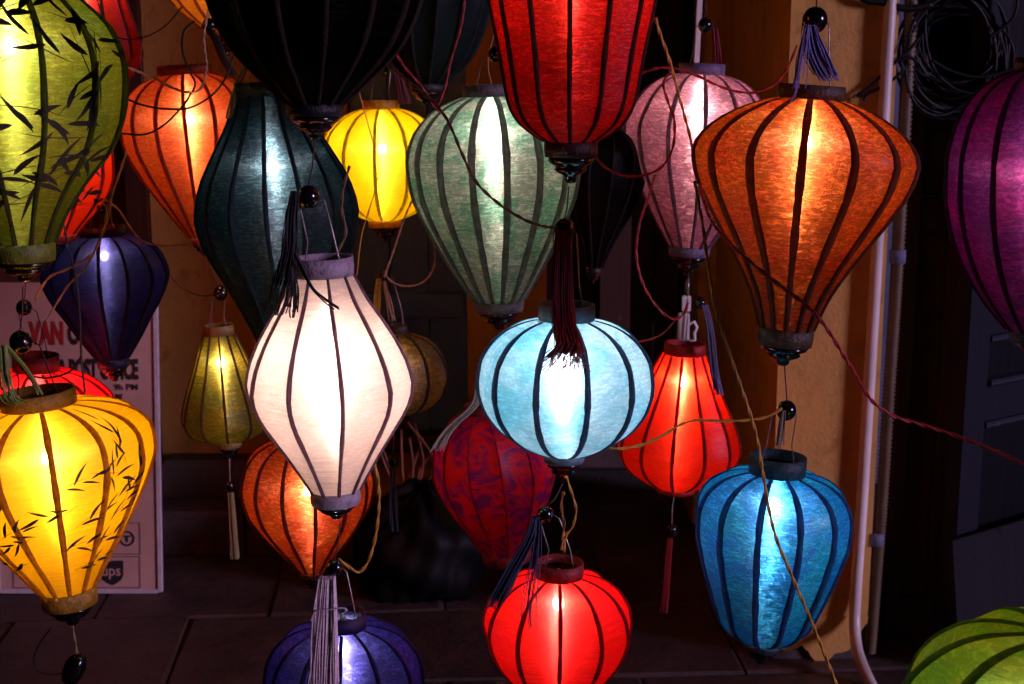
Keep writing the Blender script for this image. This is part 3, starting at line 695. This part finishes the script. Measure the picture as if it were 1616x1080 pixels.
tassel(L['teal'], [(404, 92), (414, 110), (420, 128)], (0.62, 0.36, 0.40), 7, 12, 24, seed=5, dz=-0.03)
L['yellow'] = lantern('bright yellow round lantern right of the dark teal one', (601, 172, 607, 347), 3.4,
    [(172,30),(178,48),(190,68),(212,88),(245,98),(280,96),(310,84),(330,62),(340,44),(347,27)], 12, -2,
    fabric('yellow_silk', (0.85, 0.46, 0.001), swirl=0.12, hair=0.25, trans=0.30, weave=0.2), (0.30, 0.10, 0.003), ring=(0.55, 0.28, 0.01), top=(29, 13), bot=(26, 11), fin=24, bulb=235, power=1.0, bcol=(1.0, .85, .55), bead=(606, 110, 7), up=(603, -50))
tassel(L['yellow'], [(624, 92), (632, 128), (642, 172)], (0.12, 0.005, 0.008), 8, 22, 40, seed=41, dz=-0.03)
L['sage'] = lantern('large sage green mottled lantern in the upper middle', (776, 152, 787, 474), 2.55,
    [(152,44),(158,62),(168,84),(185,106),(215,128),(250,137),(298,132),(340,117),(380,97),(420,75),(450,56),(474,40)], 16, 9,
    fabric('sage_silk', (0.48, 0.50, 0.40), (0.19, 0.38, 0.26), 14, .46, .58, swirl=0.8, refl=0.3), (0.035, 0.035, 0.033), ribw=0.04, ring=(0.12, 0.13, 0.13), top=(45, 18), bot=(40, 17), fin=30, bulb=210, power=0.55, bcol=WHT, bead=(782, 86), up=(786, -50))
L['crimson'] = lantern('crimson lantern with a violet side at the top centre', (905, -180, 901, 224), 2.1,
    [(-180,50),(-165,88),(-120,126),(-60,140),(0,131),(60,119),(110,110),(150,103),(175,95),(195,82),(210,64),(224,43)], 13, -4,
    fabric('crimson_silk', (0.50, 0.005, 0.006), (0.62, 0.010, 0.006), 6, swirl=0.8, refl=0.35, white=0.04), (0.012, 0.002, 0.002), ring=(0.03, 0.003, 0.004), top=(50, 20), bot=(43, 24), fin=42, bulb=-70, power=0.75, bcol=WARM)
L['pink'] = lantern('dusty pink lantern behind the big orange one', (1107, 118, 1088, 389), 3.05,
    [(118,38),(124,58),(138,80),(165,101),(205,116),(245,109),(290,89),(330,68),(365,48),(389,33)], 13, -2,
    fabric('pink_silk', (0.55, 0.19, 0.25), (0.42, 0.15, 0.21), 7, swirl=1.0, refl=0.4), (0.03, 0.018, 0.022), ring=(0.16, 0.12, 0.20), top=(36, 17), bot=(33, 15), fin=34, bulb=175, power=0.62, bcol=WHT, bead=(1113, 40), up=(1113, -50))
tassel(L['pink'], [(1128, 46), (1131, 75), (1134, 118)], (0.30, 0.01, 0.025), 8, 14, 40, seed=9, dz=-0.02)
L['orange'] = lantern('big amber orange lantern hanging before the ochre pillar', (1280, 156, 1241, 517), 2.2,
    [(156,50),(162,72),(172,98),(190,132),(215,161),(245,176),(280,169),(320,149),(370,118),(420,86),(470,60),(517,44)], 14, -13,
    fabric('orange_big_silk', (0.46, 0.034, 0.001), (0.50, 0.080, 0.003), 5, .4, .62, swirl=1.0, refl=0.12, gloss=0.03, weave=0.8), (0.016, 0.006, 0.003), ribw=0.036, ring=(0.06, 0.030, 0.016), top=(51, 21), bot=(44, 28), fin=34, bulb=224, power=0.85, bcol=WARM, bead=(1286, 32, 19), up=(1291, -50))
tassel(L['orange'], [(1278, 40), (1284, 75), (1296, 105), (1312, 132)], (0.13, 0.12, 0.34), 16, 34, 70, seed=11, dz=-0.035, wm=36)
tassel(L['orange'], [(1274, 44), (1268, 90, -.02), (1262, 140, -.05), (1240, 185, -.10)], (0.20, 0.17, 0.38), 8, 30, 12, r=0.0009, seed=12, dz=-0.06, wild=0.6, lo=0.5)
L['purple'] = lantern('purple magenta lantern cut off by the right edge', (1655, 110, 1640, 520), 1.8,
    [(110,50),(125,85),(155,116),(200,138),(250,148),(300,149),(360,139),(420,118),(480,82),(520,50)], 14, -50,
    fabric('purple_silk', (0.34, 0.003, 0.15), (0.16, 0.003, 0.13), 6, swirl=0.8, refl=0.15), (0.012, 0.002, 0.010), top=(50, 20), bot=(46, 18), fin=30, bulb=270, power=0.5, bcol=WHT)
L['navy'] = lantern('navy violet lantern in front of the courier sign', (162, 372, 178, 565), 3.0,
    [(372,38),(378,58),(390,76),(410,90),(436,97),(465,88),(500,67),(535,46),(565,26)], 14, 10,
    fabric('navy_silk', (0.010, 0.006, 0.040), (0.018, 0.010, 0.065), 6, swirl=0.5, hair=0.30, trans=0.06, wide=0.2, refl=0.25, gloss=0.02, white=0.04, clear=0.02), (0.006, 0.005, 0.014), ring=(0.012, 0.008, 0.03), top=(36, 14), bot=(25, 14), fin=24, bulb=404, power=0.50, bcol=COOL, bead=(160, 330, 8), up=(158, -40))
L['red_low'] = lantern('scarlet lantern tucked behind the yellow bamboo lantern', (57, 584, 62, 800), 2.95,
    [(584,34),(590,62),(605,92),(635,120),(680,129),(740,106),(800,45)], 12, 3, fabric('scarlet_silk', (0.85, 0.004, 0.010), swirl=0.15, white=0.04), (0.03, 0.002, 0.002), ring=(0.20, 0.006, 0.008), top=(35, 24), bot=(42, 14), fin=20, bulb=650, power=2.8, bcol=WARM, bead=(38, 486, 12), up=(40, 440), wirecol='blackwire')
bamboo(L['red_low'], [(40,.85),(25,.75),(55,.75),(70,.8)], 18, 4, 0.045, 0.004)
L['yellow_low'] = lantern('bright yellow lantern painted with bamboo sprigs, lower left', (62, 640, 107, 928), 2.1,
    [(640,57),(645,88),(655,122),(670,148),(695,164),(725,165),(760,152),(800,130),(845,102),(890,70),(928,45)], 13, -6,
    fabric('yellow_low_silk', (0.88, 0.40, 0.002), swirl=0.12, hair=0.3, trans=0.30, weave=0.5), (0.14, 0.045, 0.003), ribw=0.03, ring=(0.36, 0.20, 0.02), top=(57, 23), bot=(44, 28), fin=34, bulb=722, power=0.75, bcol=(1.0, .84, .55), bead=(33, 540, 17), up=(36, 452), wirecol='blackwire')
bamboo(L['yellow_low'], [(22,.66,10),(40,.72,-20),(52,.64,60),(66,.70,100),(58,.52,20),(34,.56,190),(-2,.62,170),(-18,.68,215),(-30,.60,200),(-14,.48,160),(2,.42,200),(30,.42,25),(54,.38,30),(70,.44,80),(-26,.40,20),(14,.30,5),(44,.26,20),(-10,.26,190),(28,.16,10)], 21, 4, 0.036, 0.0027)
tassel(L['yellow_low'], [(8, 545), (34, 575), (52, 600), (66, 628)], (0.16, 0.22, 0.03), 8, 8, 26, seed=14, dz=-0.06)
tassel(L['yellow_low'], [(2, 545), (6, 590), (16, 625), (30, 640)], (0.18, 0.25, 0.05), 16, 26, 26, r=0.0009, seed=15, dz=-0.07, wild=0.5)
L['olive'] = lantern('small olive yellow pear lantern left of the white lantern', (345, 527, 361, 696), 3.35,
    [(527,24),(550,33),(590,48),(620,60),(645,68),(662,70),(678,63),(688,48),(696,24)], 11, 11,
    fabric('olive_silk', (0.46, 0.28, 0.008), (0.30, 0.24, 0.02), 12, swirl=0.6), (0.02, 0.010, 0.004), ring=(0.20, 0.13, 0.03), top=(24, 14), bot=(20, 10), fin=18, bulb=572, power=0.62, bcol=WHT, bead=(348, 463, 11), up=(325, 404))
drop(L['olive'], [(362, 722), (363, 765)], (363, 768, 7), [(364, 778), (368, 830), (372, 892)], (0.30, 0.26, 0.10))
L['white'] = lantern('glowing white diamond lantern in the middle left', (510, 433, 529, 774), 1.95,
    [(433,46),(470,65),(510,92),(550,115),(580,127),(606,132),(635,125),(670,105),(710,78),(745,56),(774,39)], 10, 16,
    fabric('white_silk', (0.82, 0.61, 0.56), swirl=0.22, hair=0.22, refl=0.2, trans=0.32, weave=0.4), (0.035, 0.020, 0.028), ribw=0.027, ring=(0.35, 0.27, 0.33), top=(48, 27), bot=(40, 21), fin=26, bulb=572, power=0.9, bcol=(1.0, 0.82, 0.70), bead=(487, 311, 17), up=(497, 218), bulbr=0.012)
tassel(L['white'], [(466, 302), (461, 340), (458, 400), (450, 440), (430, 508)], (0.008, 0.006, 0.006), 12, 26, 46, seed=16, dz=-0.055, lo=0.7, wild=0.5)
tassel(L['white'], [(466, 400), (490, 450), (512, 472), (538, 492)], (0.008, 0.006, 0.006), 5, 8, 5, seed=17, dz=-0.095, wild=0.6)
tassel(L['white'], [(462, 420), (467, 460), (468, 510)], (0.008, 0.006, 0.006), 6, 16, 8, seed=18, dz=-0.09, wild=0.6)
L['gold'] = lantern('small dim gold lantern peeking out behind the white lantern', (627, 526, 624, 652), 3.42,
    [(526,18),(531,40),(545,62),(565,77),(590,84),(615,78),(635,62),(646,44),(652,24)], 10, 5,
    fabric('gold_silk', (0.26, 0.11, 0.012), (0.12, 0.06, 0.025), 6, swirl=1.0, gloss=0.12), (0.012, 0.008, 0.005), ring=(0.03, 0.02, 0.012), top=(16, 14), bot=(24, 10), fin=24, bulb=575, power=0.32, bcol=WARM, bead=(607, 434, 8), up=(607, 386))
tassel(L['gold'], [(598, 440), (596, 465), (594, 500)], (0.62, 0.36, 0.02), 8, 10, 40, seed=19, dz=-0.03)
tassel(L['gold'], [(606, 445), (614, 480), (622, 512)], (0.42, 0.26, 0.12), 4, 12, 7, seed=23, dz=-0.03, wild=0.5)
drop(L['gold'], [(622, 686), (620, 720)], (620, 727, 8), [(620, 736), (621, 790), (623, 848)], (0.03, 0.05, 0.075))
L['orange_low'] = lantern('red orange lantern below and behind the white one', (481, 692, 492, 900), 2.6,
    [(692,36),(698,60),(712,82),(735,97),(765,104),(800,97),(838,73),(875,42),(900,22)], 13, -13,
    fabric('red_orange_silk', (0.42, 0.035, 0.004), (0.48, 0.07, 0.006), 6, swirl=1.0, refl=0.25), (0.02, 0.004, 0.003), ring=(0.12, 0.02, 0.006), top=(34, 14), bot=(20, 10), fin=20, bulb=775, power=0.8, bcol=WARM)
L['blue_round'] = lantern('glowing pale blue round lantern with a dark red tassel', (894, 504, 890, 715), 2.1,
    [(504,44),(508,62),(518,88),(538,115),(570,134),(605,139),(640,131),(670,112),(692,86),(706,60),(715,37)], 11, 12,
    fabric('pale_blue_silk', (0.12, 0.44, 0.56), (0.40, 0.60, 0.68), 9, .40, .60, swirl=0.4, hair=0.45, refl=0.3, trans=0.34, white=0.22, weave=0.5), (0.008, 0.010, 0.018), ribw=0.034, ring=(0.10, 0.17, 0.22), top=(44, 24), bot=(33, 13), fin=34, bulb=572, power=0.62, bcol=(0.95, 0.95, 1.0), bead=(890, 362, 16), up=(898, 294), bulbr=0.011)
tassel(L['blue_round'], [(890, 366, -.025), (888, 400, -.05), (887, 470, -.075), (890, 512, -.10), (896, 540, -.135), (898, 562, -.150)], (0.16, 0.010, 0.016), 24, 34, 220, r=0.0009, seed=24, dz=0.0, lo=0.85, wild=0.3)
tassel(L['blue_round'], [(897, 540, -.146), (893, 562, -.158), (888, 590, -.164)], (0.14, 0.010, 0.014), 30, 66, 90, r=0.0008, seed=25, wild=0.5, lo=0.5)
L['dark_red'] = lantern('dark red and violet mottled unlit lantern behind the pale blue one', (768, 648, 799, 868), 2.62,
    [(648,36),(658,60),(680,80),(705,92),(738,97),(775,88),(815,68),(848,49),(868,40)], 12, 8,
    fabric('dark_red_silk', (0.36, 0.003, 0.008), (0.10, 0.004, 0.07), 22, .44, .58, swirl=0.4, hair=0, clear=0, trans=0.4, refl=0.5), (0.20, 0.004, 0.010), ribw=0.012, ring=(0.16, 0.006, 0.010), top=(36, 12), bot=(39, 18), fin=0, bulb=715, power=0.16, bcol=WARM, bead=(772, 600, 8), up=(784, 525))  # weak bulb added inside, stands in for red light from neighbouring lanterns
tassel(L['dark_red'], [(757, 610), (748, 640), (718, 668), (700, 690), (688, 716)], (0.42, 0.46, 0.36), 10, 16, 60, seed=26, dz=-0.10)
L['red_pear'] = lantern('bright red pear shaped lantern right of the pale blue one', (1080, 558, 1066, 767), 3.05,
    [(558,33),(590,48),(620,63),(650,79),(680,93),(704,98),(726,92),(744,76),(758,55),(767,38)], 12, -12,
    fabric('red_pear_silk', (0.80, 0.008, 0.002), (0.85, 0.014, 0.002), 6, swirl=0.25, hair=0.22, white=0.04), (0.03, 0.003, 0.002), ring=(0.30, 0.01, 0.006), top=(32, 17), bot=(32, 9), fin=0, bulb=602, power=2.8, bcol=WARM, bead=(1105, 478, 9), hook=False)
tassel(L['red_pear'], [(1112, 482), (1120, 520), (1126, 580), (1136, 632)], (0.17, 0.16, 0.30), 9, 14, 46, seed=27, dz=-0.07)
drop(L['red_pear'], [(1065, 778), (1061, 800), (1060, 830)], (1060, 838, 9), [(1057, 850), (1052, 910), (1046, 978)], (0.30, 0.008, 0.010))
L['red_round'] = lantern('bright scarlet round lantern at the bottom centre', (882, 908, 877, 1122), 2.1,
    [(908,39),(912,58),(922,80),(940,100),(965,114),(990,118),(1015,112),(1045,95),(1072,72),(1100,50),(1122,38)], 11, 0,
    fabric('red_round_silk', (0.85, 0.003, 0.008), (0.85, 0.006, 0.006), 6, swirl=0.25, hair=0.22, white=0.05), (0.03, 0.001, 0.002), ribw=0.03, ring=(0.25, 0.008, 0.010), top=(38, 22), bot=(38, 14), fin=26, bulb=952, power=2.0, bcol=WARM, bead=(860, 812, 13), up=(888, 764))
tassel(L['red_round'], [(845, 816), (835, 850), (805, 905), (772, 968)], (0.035, 0.05, 0.11), 10, 26, 80, seed=28, dz=-0.07, lo=0.85)
tassel(L['red_round'], [(850, 822), (845, 880), (835, 950), (836, 1000)], (0.05, 0.06, 0.13), 8, 30, 9, r=0.0008, seed=29, dz=-0.13, wild=0.5)
L['blue'] = lantern('cobalt blue lantern at the lower right below the orange one', (1226, 746, 1203, 1012), 2.2,
    [(746,43),(751,68),(762,92),(780,111),(808,121),(838,121),(872,113),(910,101),(950,86),(985,70),(1002,52),(1012,32)], 12, 9,
    fabric('blue_silk', (0.002, 0.12, 0.30), (0.004, 0.20, 0.30), 6, swirl=1.0, hair=0.28, refl=0.4, gloss=0.08), (0.005, 0.012, 0.03), ribw=0.042, ring=(0.012, 0.035, 0.05), top=(44, 27), bot=(30, 12), fin=26, bulb=800, power=1.15, bcol=COOL, bead=(1241, 648, 15), up=(1238, 576))
tassel(L['blue'], [(1236, 648), (1232, 680), (1228, 715)], (0.20, 0.13, 0.10), 8, 14, 24, seed=30, dz=-0.03)
L['indigo'] = lantern('indigo lantern with a long white tassel at the bottom edge', (541, 988, 545, 1185), 2.0,
    [(988,37),(993,62),(1003,86),(1022,107),(1048,120),(1075,124),(1105,115),(1140,90),(1185,45)], 12, 4,
    fabric('indigo_silk', (0.012, 0.007, 0.07), (0.020, 0.012, 0.12), 6, swirl=1.0, hair=0.40, trans=0.06, wide=0.3, refl=0.5, gloss=0.04, white=0.06, clear=0.02), (0.006, 0.004, 0.016), ring=(0.012, 0.006, 0.05), top=(37, 22), bot=(45, 16), fin=24, bulb=1026, power=0.85, bcol=COOL, bead=(528, 896, 13), up=(537, 824), open_top=True)
tassel(L['indigo'], [(516, 912), (514, 950), (512, 1010), (510, 1095)], (0.75, 0.58, 0.62), 22, 42, 260, r=0.0009, seed=31, dz=-0.138, lo=0.95, wild=0.12)
tassel(L['indigo'], [(492, 980), (498, 965), (520, 962), (542, 960), (548, 966)], (0.62, 0.46, 0.52), 2, 2, 4, seed=32, dz=-0.15)
L['green_low'] = lantern('lime green lantern top in the bottom right corner', (1682, 1000, 1678, 1330), 1.6,
    [(1000,50),(1003,108),(1012,150),(1026,181),(1050,215),(1082,243),(1130,262),(1180,262),(1250,210),(1330,60)], 11, -34,
    fabric('lime_silk', (0.16, 0.32, 0.008), (0.32, 0.36, 0.010), 5, swirl=0.4), (0.010, 0.016, 0.003), ribw=0.04, top=(46, 18), bot=(60, 18), fin=24, bulb=1130, power=0.65, bcol=WHT)
L['dark_green'] = lantern('unlit dark green lantern behind the black one at the top', (692, -140, 674, 132), 2.9,
    [(-140,35),(-120,70),(-60,94),(0,92),(50,82),(90,66),(115,46),(132,28)], 14, 8, fabric('dark_green_silk', (0.008, 0.018, 0.016), clear=0, hair=0, refl=0.6, gloss=0.01), (0.006, 0.008, 0.007), top=(35, 15), bot=(28, 12), fin=22)
L['black_back'] = lantern('unlit black lantern in the dark gap left of the pink lantern', (958, 205, 938, 422), 3.05,
    [(205,24),(215,48),(240,66),(275,68),(315,58),(360,38),(400,20),(422,13)], 12, 8, fabric('black_silk_back', (0.006, 0.005, 0.005), clear=0, hair=0, refl=0.5, gloss=0.006), (0.006, 0.005, 0.005), top=(24, 12), bot=(13, 10), fin=16, bead=(955, 150, 8), up=(955, -40))

# ------------------------------------------------------------------ cords
CM = {k: simple('cord_' + k, c, 0.5, 0.25, 40, 0.1, 90, translucent=0.1) for k, c in dict(tan=(0.42, 0.24, 0.12), orange=(0.50, 0.20, 0.05), amber=(0.50, 0.24, 0.03), red=(0.30, 0.012, 0.014), brown=(0.14, 0.06, 0.025), pink=(0.42, 0.20, 0.13), black=(0.006, 0.005, 0.005)).items()}
def cord(label, pts, Y, c, r=0.0019, twist=True, pitch=0.05):
    wp = [P(x, y, (q[0] if q else Y)) for x, y, *q in pts]; path = catmull(wp, 12); o_ = path[0]
    mb = MB(); r = r*0.78
    if not twist: mb.tube([p - o_ for p in path], r, 7)
    else:
        # resample evenly, then wind two cores round the path
        d = [0.0]
        for a, b in zip(path, path[1:]): d.append(d[-1] + (b-a).length)
        m = max(8, int(d[-1]/0.0045)); even = []; j = 0
        for i in range(m+1):
            s = d[-1]*i/m
            while j < len(d)-2 and d[j+1] < s: j += 1
            even.append(path[j].lerp(path[j+1], (s-d[j])/max(1e-9, d[j+1]-d[j])))
        for ph in (0, math.pi):
            q = []
            for i, p in enumerate(even):
                t = (even[min(i+1, m)] - even[max(i-1, 0)]).normalized(); n1 = t.cross(Vector((0, 1, 0.1))).normalized(); n2 = t.cross(n1)
                a = ph + 2*math.pi*(d[-1]*i/m)/pitch
                q.append(p + (n1*math.cos(a) + n2*math.sin(a))*r*0.85 - o_)
            mb.tube(q, r, 6)
    o = link('electric_cord', mb.mesh('electric_cord', CM[c])); o.location = o_
    return tag(o, label, 'cord', 'lantern cords')
cord('tan twisted cord looping over the orange lantern at upper left', [(190,103,2.28),(240,122,2.4),(270,138,2.5),(297,146,2.55),(318,138,2.6),(326,105,2.7),(322,60,2.75),(330,10,2.8)], 2.5, 'tan')
cord('black cord sagging across the top of the left orange lantern', [(193,153),(225,166),(262,172),(300,170),(335,150),(358,120),(368,90),(374,70)], 2.6, 'black', 0.0026, False)
cord('black cord curling down from the amber lantern in front of the orange one', [(190,211),(230,212),(262,195),(290,165),(300,150),(308,132),(298,110),(288,80),(290,50),(307,33)], 2.56, 'black', 0.0024, False)
cord('orange twisted cord bundle hanging left of the orange lantern down to the sign', [(200,240),(186,280),(172,320),(164,362),(150,395),(132,412),(108,424),(80,436),(64,456),(56,474)], 2.42, 'orange')
cord('pinkish cord falling across the sign below the orange cord bundle', [(194,262),(178,305),(170,345),(152,392),(130,428),(108,450),(90,478),(72,508)], 2.46, 'pink', 0.0017)
cord('orange cord branching right to the foot of the orange lantern', [(166,316),(186,330),(205,358),(224,380),(258,388),(302,385)], 2.8, 'orange', 0.0016)
cord('dark cord along the left wall up to the olive lantern', [(264,430),(288,455),(318,467),(342,464)], 3.3, 'black', 0.0018, False)
cord('brown cord running from the black lantern across the sage lantern', [(604,92,2.5),(640,125,2.4),(678,155,2.35),(706,190,2.3),(728,240,2.28),(752,288,2.26),(790,324,2.24),(830,348,2.2),(862,358,2.15),(884,357,2.1)], 2.3, 'brown', 0.0021)
cord('short red cord crossing the brown one above the yellow lantern', [(618,74),(640,108),(664,135),(685,168),(696,180)], 2.45, 'red', 0.0018)
cord('amber cord hanging down in front of the yellow lantern', [(562,128),(572,165),(586,215),(598,262),(592,300),(580,340),(570,375),(563,435)], 3.15, 'amber', 0.0018, False)
cord('tan twisted cord slanting beneath the yellow lantern to its bead', [(656,305),(640,340),(628,375),(618,405),(606,438)], 3.2, 'tan', 0.0018)
cord('tan twisted cord loop hanging right below the yellow lantern', [(607,434),(622,447),(644,452),(668,445),(684,424),(686,395),(680,362)], 3.25, 'tan', 0.0018)
cord('brown twisted cord dangling before the teal lantern to the white lantern', [(552,262),(541,300),(540,335),(546,365),(538,388),(528,402)], 2.05, 'brown', 0.0019)
cord('red cord looping from the crimson lantern over the pink lantern', [(938,246),(958,266),(988,278),(1020,276),(1046,262),(1062,232),(1064,190),(1054,160),(1047,132),(1058,112)], 2.35, 'red', 0.0020)
cord('amber and rust cord dropping over the pink lantern from the top', [(1034,28),(1042,55),(1054,88),(1062,115),(1074,160),(1086,205),(1096,250),(1100,290)], 2.40, 'amber', 0.0022)
cord('red cord draped from the crimson lantern to the orange lantern bead', [(1012,116),(1036,108),(1064,108),(1096,118),(1130,134),(1164,145),(1198,145),(1226,130),(1244,105),(1258,72)], 2.42, 'red', 0.0019)
cord('red cord hanging in a long bend down to the white plug', [(1034,276),(1024,310),(1010,350),(1004,395),(1010,435),(1026,470),(1048,496),(1066,504),(1080,494),(1086,478)], 2.52, 'red', 0.0021)
cord('long amber cord slanting down past the blue lantern to the floor', [(1096,286),(1108,350),(1118,420),(1130,490),(1152,560),(1176,630),(1194,690),(1206,760),(1222,840),(1250,910),(1282,985),(1326,1095)], 1.98, 'amber', 0.0020)
cord('long red cord crossing the orange lantern and sagging to the right edge', [(1094,240,2.3),(1104,290,2.2),(1122,345,2.08),(1160,392,1.98),(1214,438,1.95),(1264,476,1.98),(1300,512,2.02),(1338,572,2.05),(1372,628,2.1),(1408,656,2.12),(1460,672,2.12),(1520,692,2.1),(1580,716,2.05),(1640,745,2.0)], 2.0, 'red', 0.0024)
cord('amber cord stretched across the red pear lantern', [(962,708),(985,708),(1014,702),(1045,688),(1075,670),(1102,663),(1140,665),(1180,663),(1210,658),(1234,645)], 2.12, 'amber', 0.0019)
cord('amber cord loop under the pale blue lantern', [(893,752),(902,778),(909,806),(903,832),(893,846),(890,872)], 2.06, 'amber', 0.0017)
cord('short orange cord beside the amber loop under the pale blue lantern', [(889,776),(886,800),(890,830),(886,868)], 2.07, 'orange', 0.0019)
cord('orange cord hanging in a hook shape right of the white lantern foot', [(590,728),(597,760),(598,800),(592,850),(580,888),(566,903),(552,896),(534,882)], 2.02, 'amber', 0.0019)
cord('black cord bending around the scarlet lantern to the navy one', [(44,592),(70,597),(98,592),(118,580),(128,560),(126,530)], 2.4, 'black', 0.0024, False)
cord('thin black cord hanging in front of the navy lantern', [(100,352),(108,390),(120,440),(126,500),(128,560),(134,620)], 2.4, 'black', 0.0024, False)
cord('black cord loop beneath the yellow bamboo lantern', [(80,992),(60,1020),(54,1045),(66,1062),(98,1062),(112,1050)], 2.1, 'black', 0.0016, False)
cord('tan string hanging from the foot of the yellow bamboo lantern', [(114,988),(118,1010),(122,1034)], 2.1, 'tan', 0.0018)
cord('thin pale string hanging above the left orange lantern', [(224,-10),(228,40),(222,90),(226,140)], 3.2, 'tan', 0.0012, False)
cord('thin dark cord slanting behind the tan loop at upper left', [(150,-10),(164,30),(178,52),(196,62),(230,58),(262,40),(288,10)], 3.3, 'black', 0.0022, False)
cord('red cord crossing above the sage lantern from the dark green one', [(735,-10),(728,40),(712,95),(702,140),(690,170)], 2.7, 'red', 0.0018)
cord('rust coloured cord hanging between the sage and crimson lanterns', [(792,20),(778,60),(770,100),(776,135)], 2.6, 'orange', 0.0014, False)
cord('grey brown cord trailing from the white plug behind the pale blue lantern', [(1070,500),(1040,530),(990,540),(950,520),(930,480)], 3.1, 'brown', 0.0016)
b = link('cord_switch', MB().lathe([(0.004, -0.03), (0.013, -0.022), (0.017, -0.008), (0.017, 0.008), (0.012, 0.022), (0.004, 0.028)], 16).mesh('cord_switch', M['lacquer'])); b.location = P(117, 1056, 2.1); b.rotation_euler = (0, R(25), 0)
tag(b, 'black oval switch hanging under the yellow bamboo lantern', 'switch')
# white plug between the pink and red pear lanterns
pl = empty('power_plug', P(1082, 540, 3.03)); tag(pl, 'white plug and socket hanging under the pink lantern', 'plug')
def lp(x, y, d=0.0): return P(x, y, 3.03+d) - pl.location
def plug_box(name, x0_, y0_, x1_, y1_, d, mat, bev=0.002):
    a, b_ = lp(x0_, y1_), lp(x1_, y0_); link(name, MB().box((a.x, -d, a.z), (b_.x, d, b_.z), bev).mesh(name, mat), pl)
plug_box('plug_body', 1076, 466, 1090, 492, 0.009, M['socket'], 0.003); plug_box('socket_body', 1070, 494, 1088, 537, 0.010, M['socket'], 0.003)
link('plug_neck', MB().tube([lp(1085, 440), lp(1084, 468)], 0.005, 10).mesh('plug_neck', M['wire']), pl)
link('hanging_loop', MB().tube([lp(1088, 512), lp(1096, 508), lp(1100, 517), lp(1096, 526), lp(1097, 537), lp(1088, 538)], 0.0035, 6).mesh('hanging_loop', M['socket']), pl)
link('suspension_wire', MB().tube([lp(1086, 430), lp(1085, 500, -0.014), lp(1081, 560, -0.014)], 0.0014, 5).mesh('suspension_wire', M['wire']), pl)

# cream batten the pink lantern hangs beside
a, b_ = P(1096, 100, 3.25), P(1115, -70, 3.25)
bt = link('wooden_batten', MB().box((0, 0, 0), (b_.x-a.x-0.01, 0.02, b_.z-a.z), 0.003).mesh('wooden_batten', M['socket'])); bt.location = a; bt.rotation_euler = (0, R(1.5), 0)
tag(bt, 'cream wooden batten hanging behind the top of the pink lantern', 'batten')
# coil of black cable at the top right
coil = empty('cable_coil', P(1500, 100, 3.70)); tag(coil, 'coil of black cables hung high on the wall at the top right', 'cable coil')
rnd = random.Random(3); cl = coil.location
for k in range(30):
    cx, cyy = 1508 + rnd.uniform(-16, 16), 75 + rnd.uniform(-22, 18); rx = rnd.uniform(52, 84); ry = rnd.uniform(62, 98); ph = rnd.uniform(-.3, .3); q = []
    for i in range(41):
        a = 2*math.pi*i/40; x = rx*math.cos(a); y_ = ry*math.sin(a); q.append(P(cx + x*math.cos(ph) - y_*math.sin(ph), cyy + x*math.sin(ph) + y_*math.cos(ph), 3.65 + rnd.uniform(-.004, .004) + 0.02*math.sin(a + k) + k*0.002 - .02) - cl)
    link('loop', MB().tube(q, 0.0042, 6, False).mesh('loop', M['blackwire']), coil)
mbx = empty('meter_box', P(1528, 130, 3.76)); tag(mbx, 'black electric box behind the cable coil', 'box')
a, b_ = P(1472, 165, 3.76), P(1590, -80, 3.76)
part_box('case', mbx, (a.x, 3.745, a.z), (b_.x, 3.757, b_.z), M['blackwire'], 0.006); part_box('lid', mbx, (a.x+0.01, 3.735, a.z+0.01), (b_.x-0.01, 3.744, b_.z-0.01), M['lacquer'], 0.004)
def cable(label, pts, Y, r=0.0042):
    path = catmull([P(x, y, (q[0] if q else Y)) for x, y, *q in pts], 10); o = link('black_cable', MB().tube([p-path[0] for p in path], r, 8).mesh('black_cable', M['blackwire'])); o.location = path[0]; tag(o, label, 'cable', 'black cables by the coil')
cable('upper black cable tail with a bare hooked end over the white pipe', [(1362,152),(1354,150),(1372,138),(1402,108),(1432,82),(1450,60)], 3.60)
cable('lower black cable tail ending beside the orange lantern', [(1364,160),(1368,150),(1396,135),(1424,112),(1422,98),(1434,90),(1450,100)], 3.60)
cable('thick black cable coming in from the top over the pipe to the coil', [(1340,-20),(1366,0),(1392,4),(1430,14),(1470,8)], 3.60, 0.009)
cable('black cable sagging from the coil to the upper right edge', [(1470,95),(1500,112),(1540,122),(1580,115),(1630,95)], 3.60)
cable('second black cable sagging lower behind the purple lantern', [(1480,120),(1510,142),(1550,149),(1590,140),(1640,115)], 3.60)
cable('black cable climbing from the coil to the top right corner', [(1560,60),(1592,36),(1604,15),(1606,-20)], 3.60)
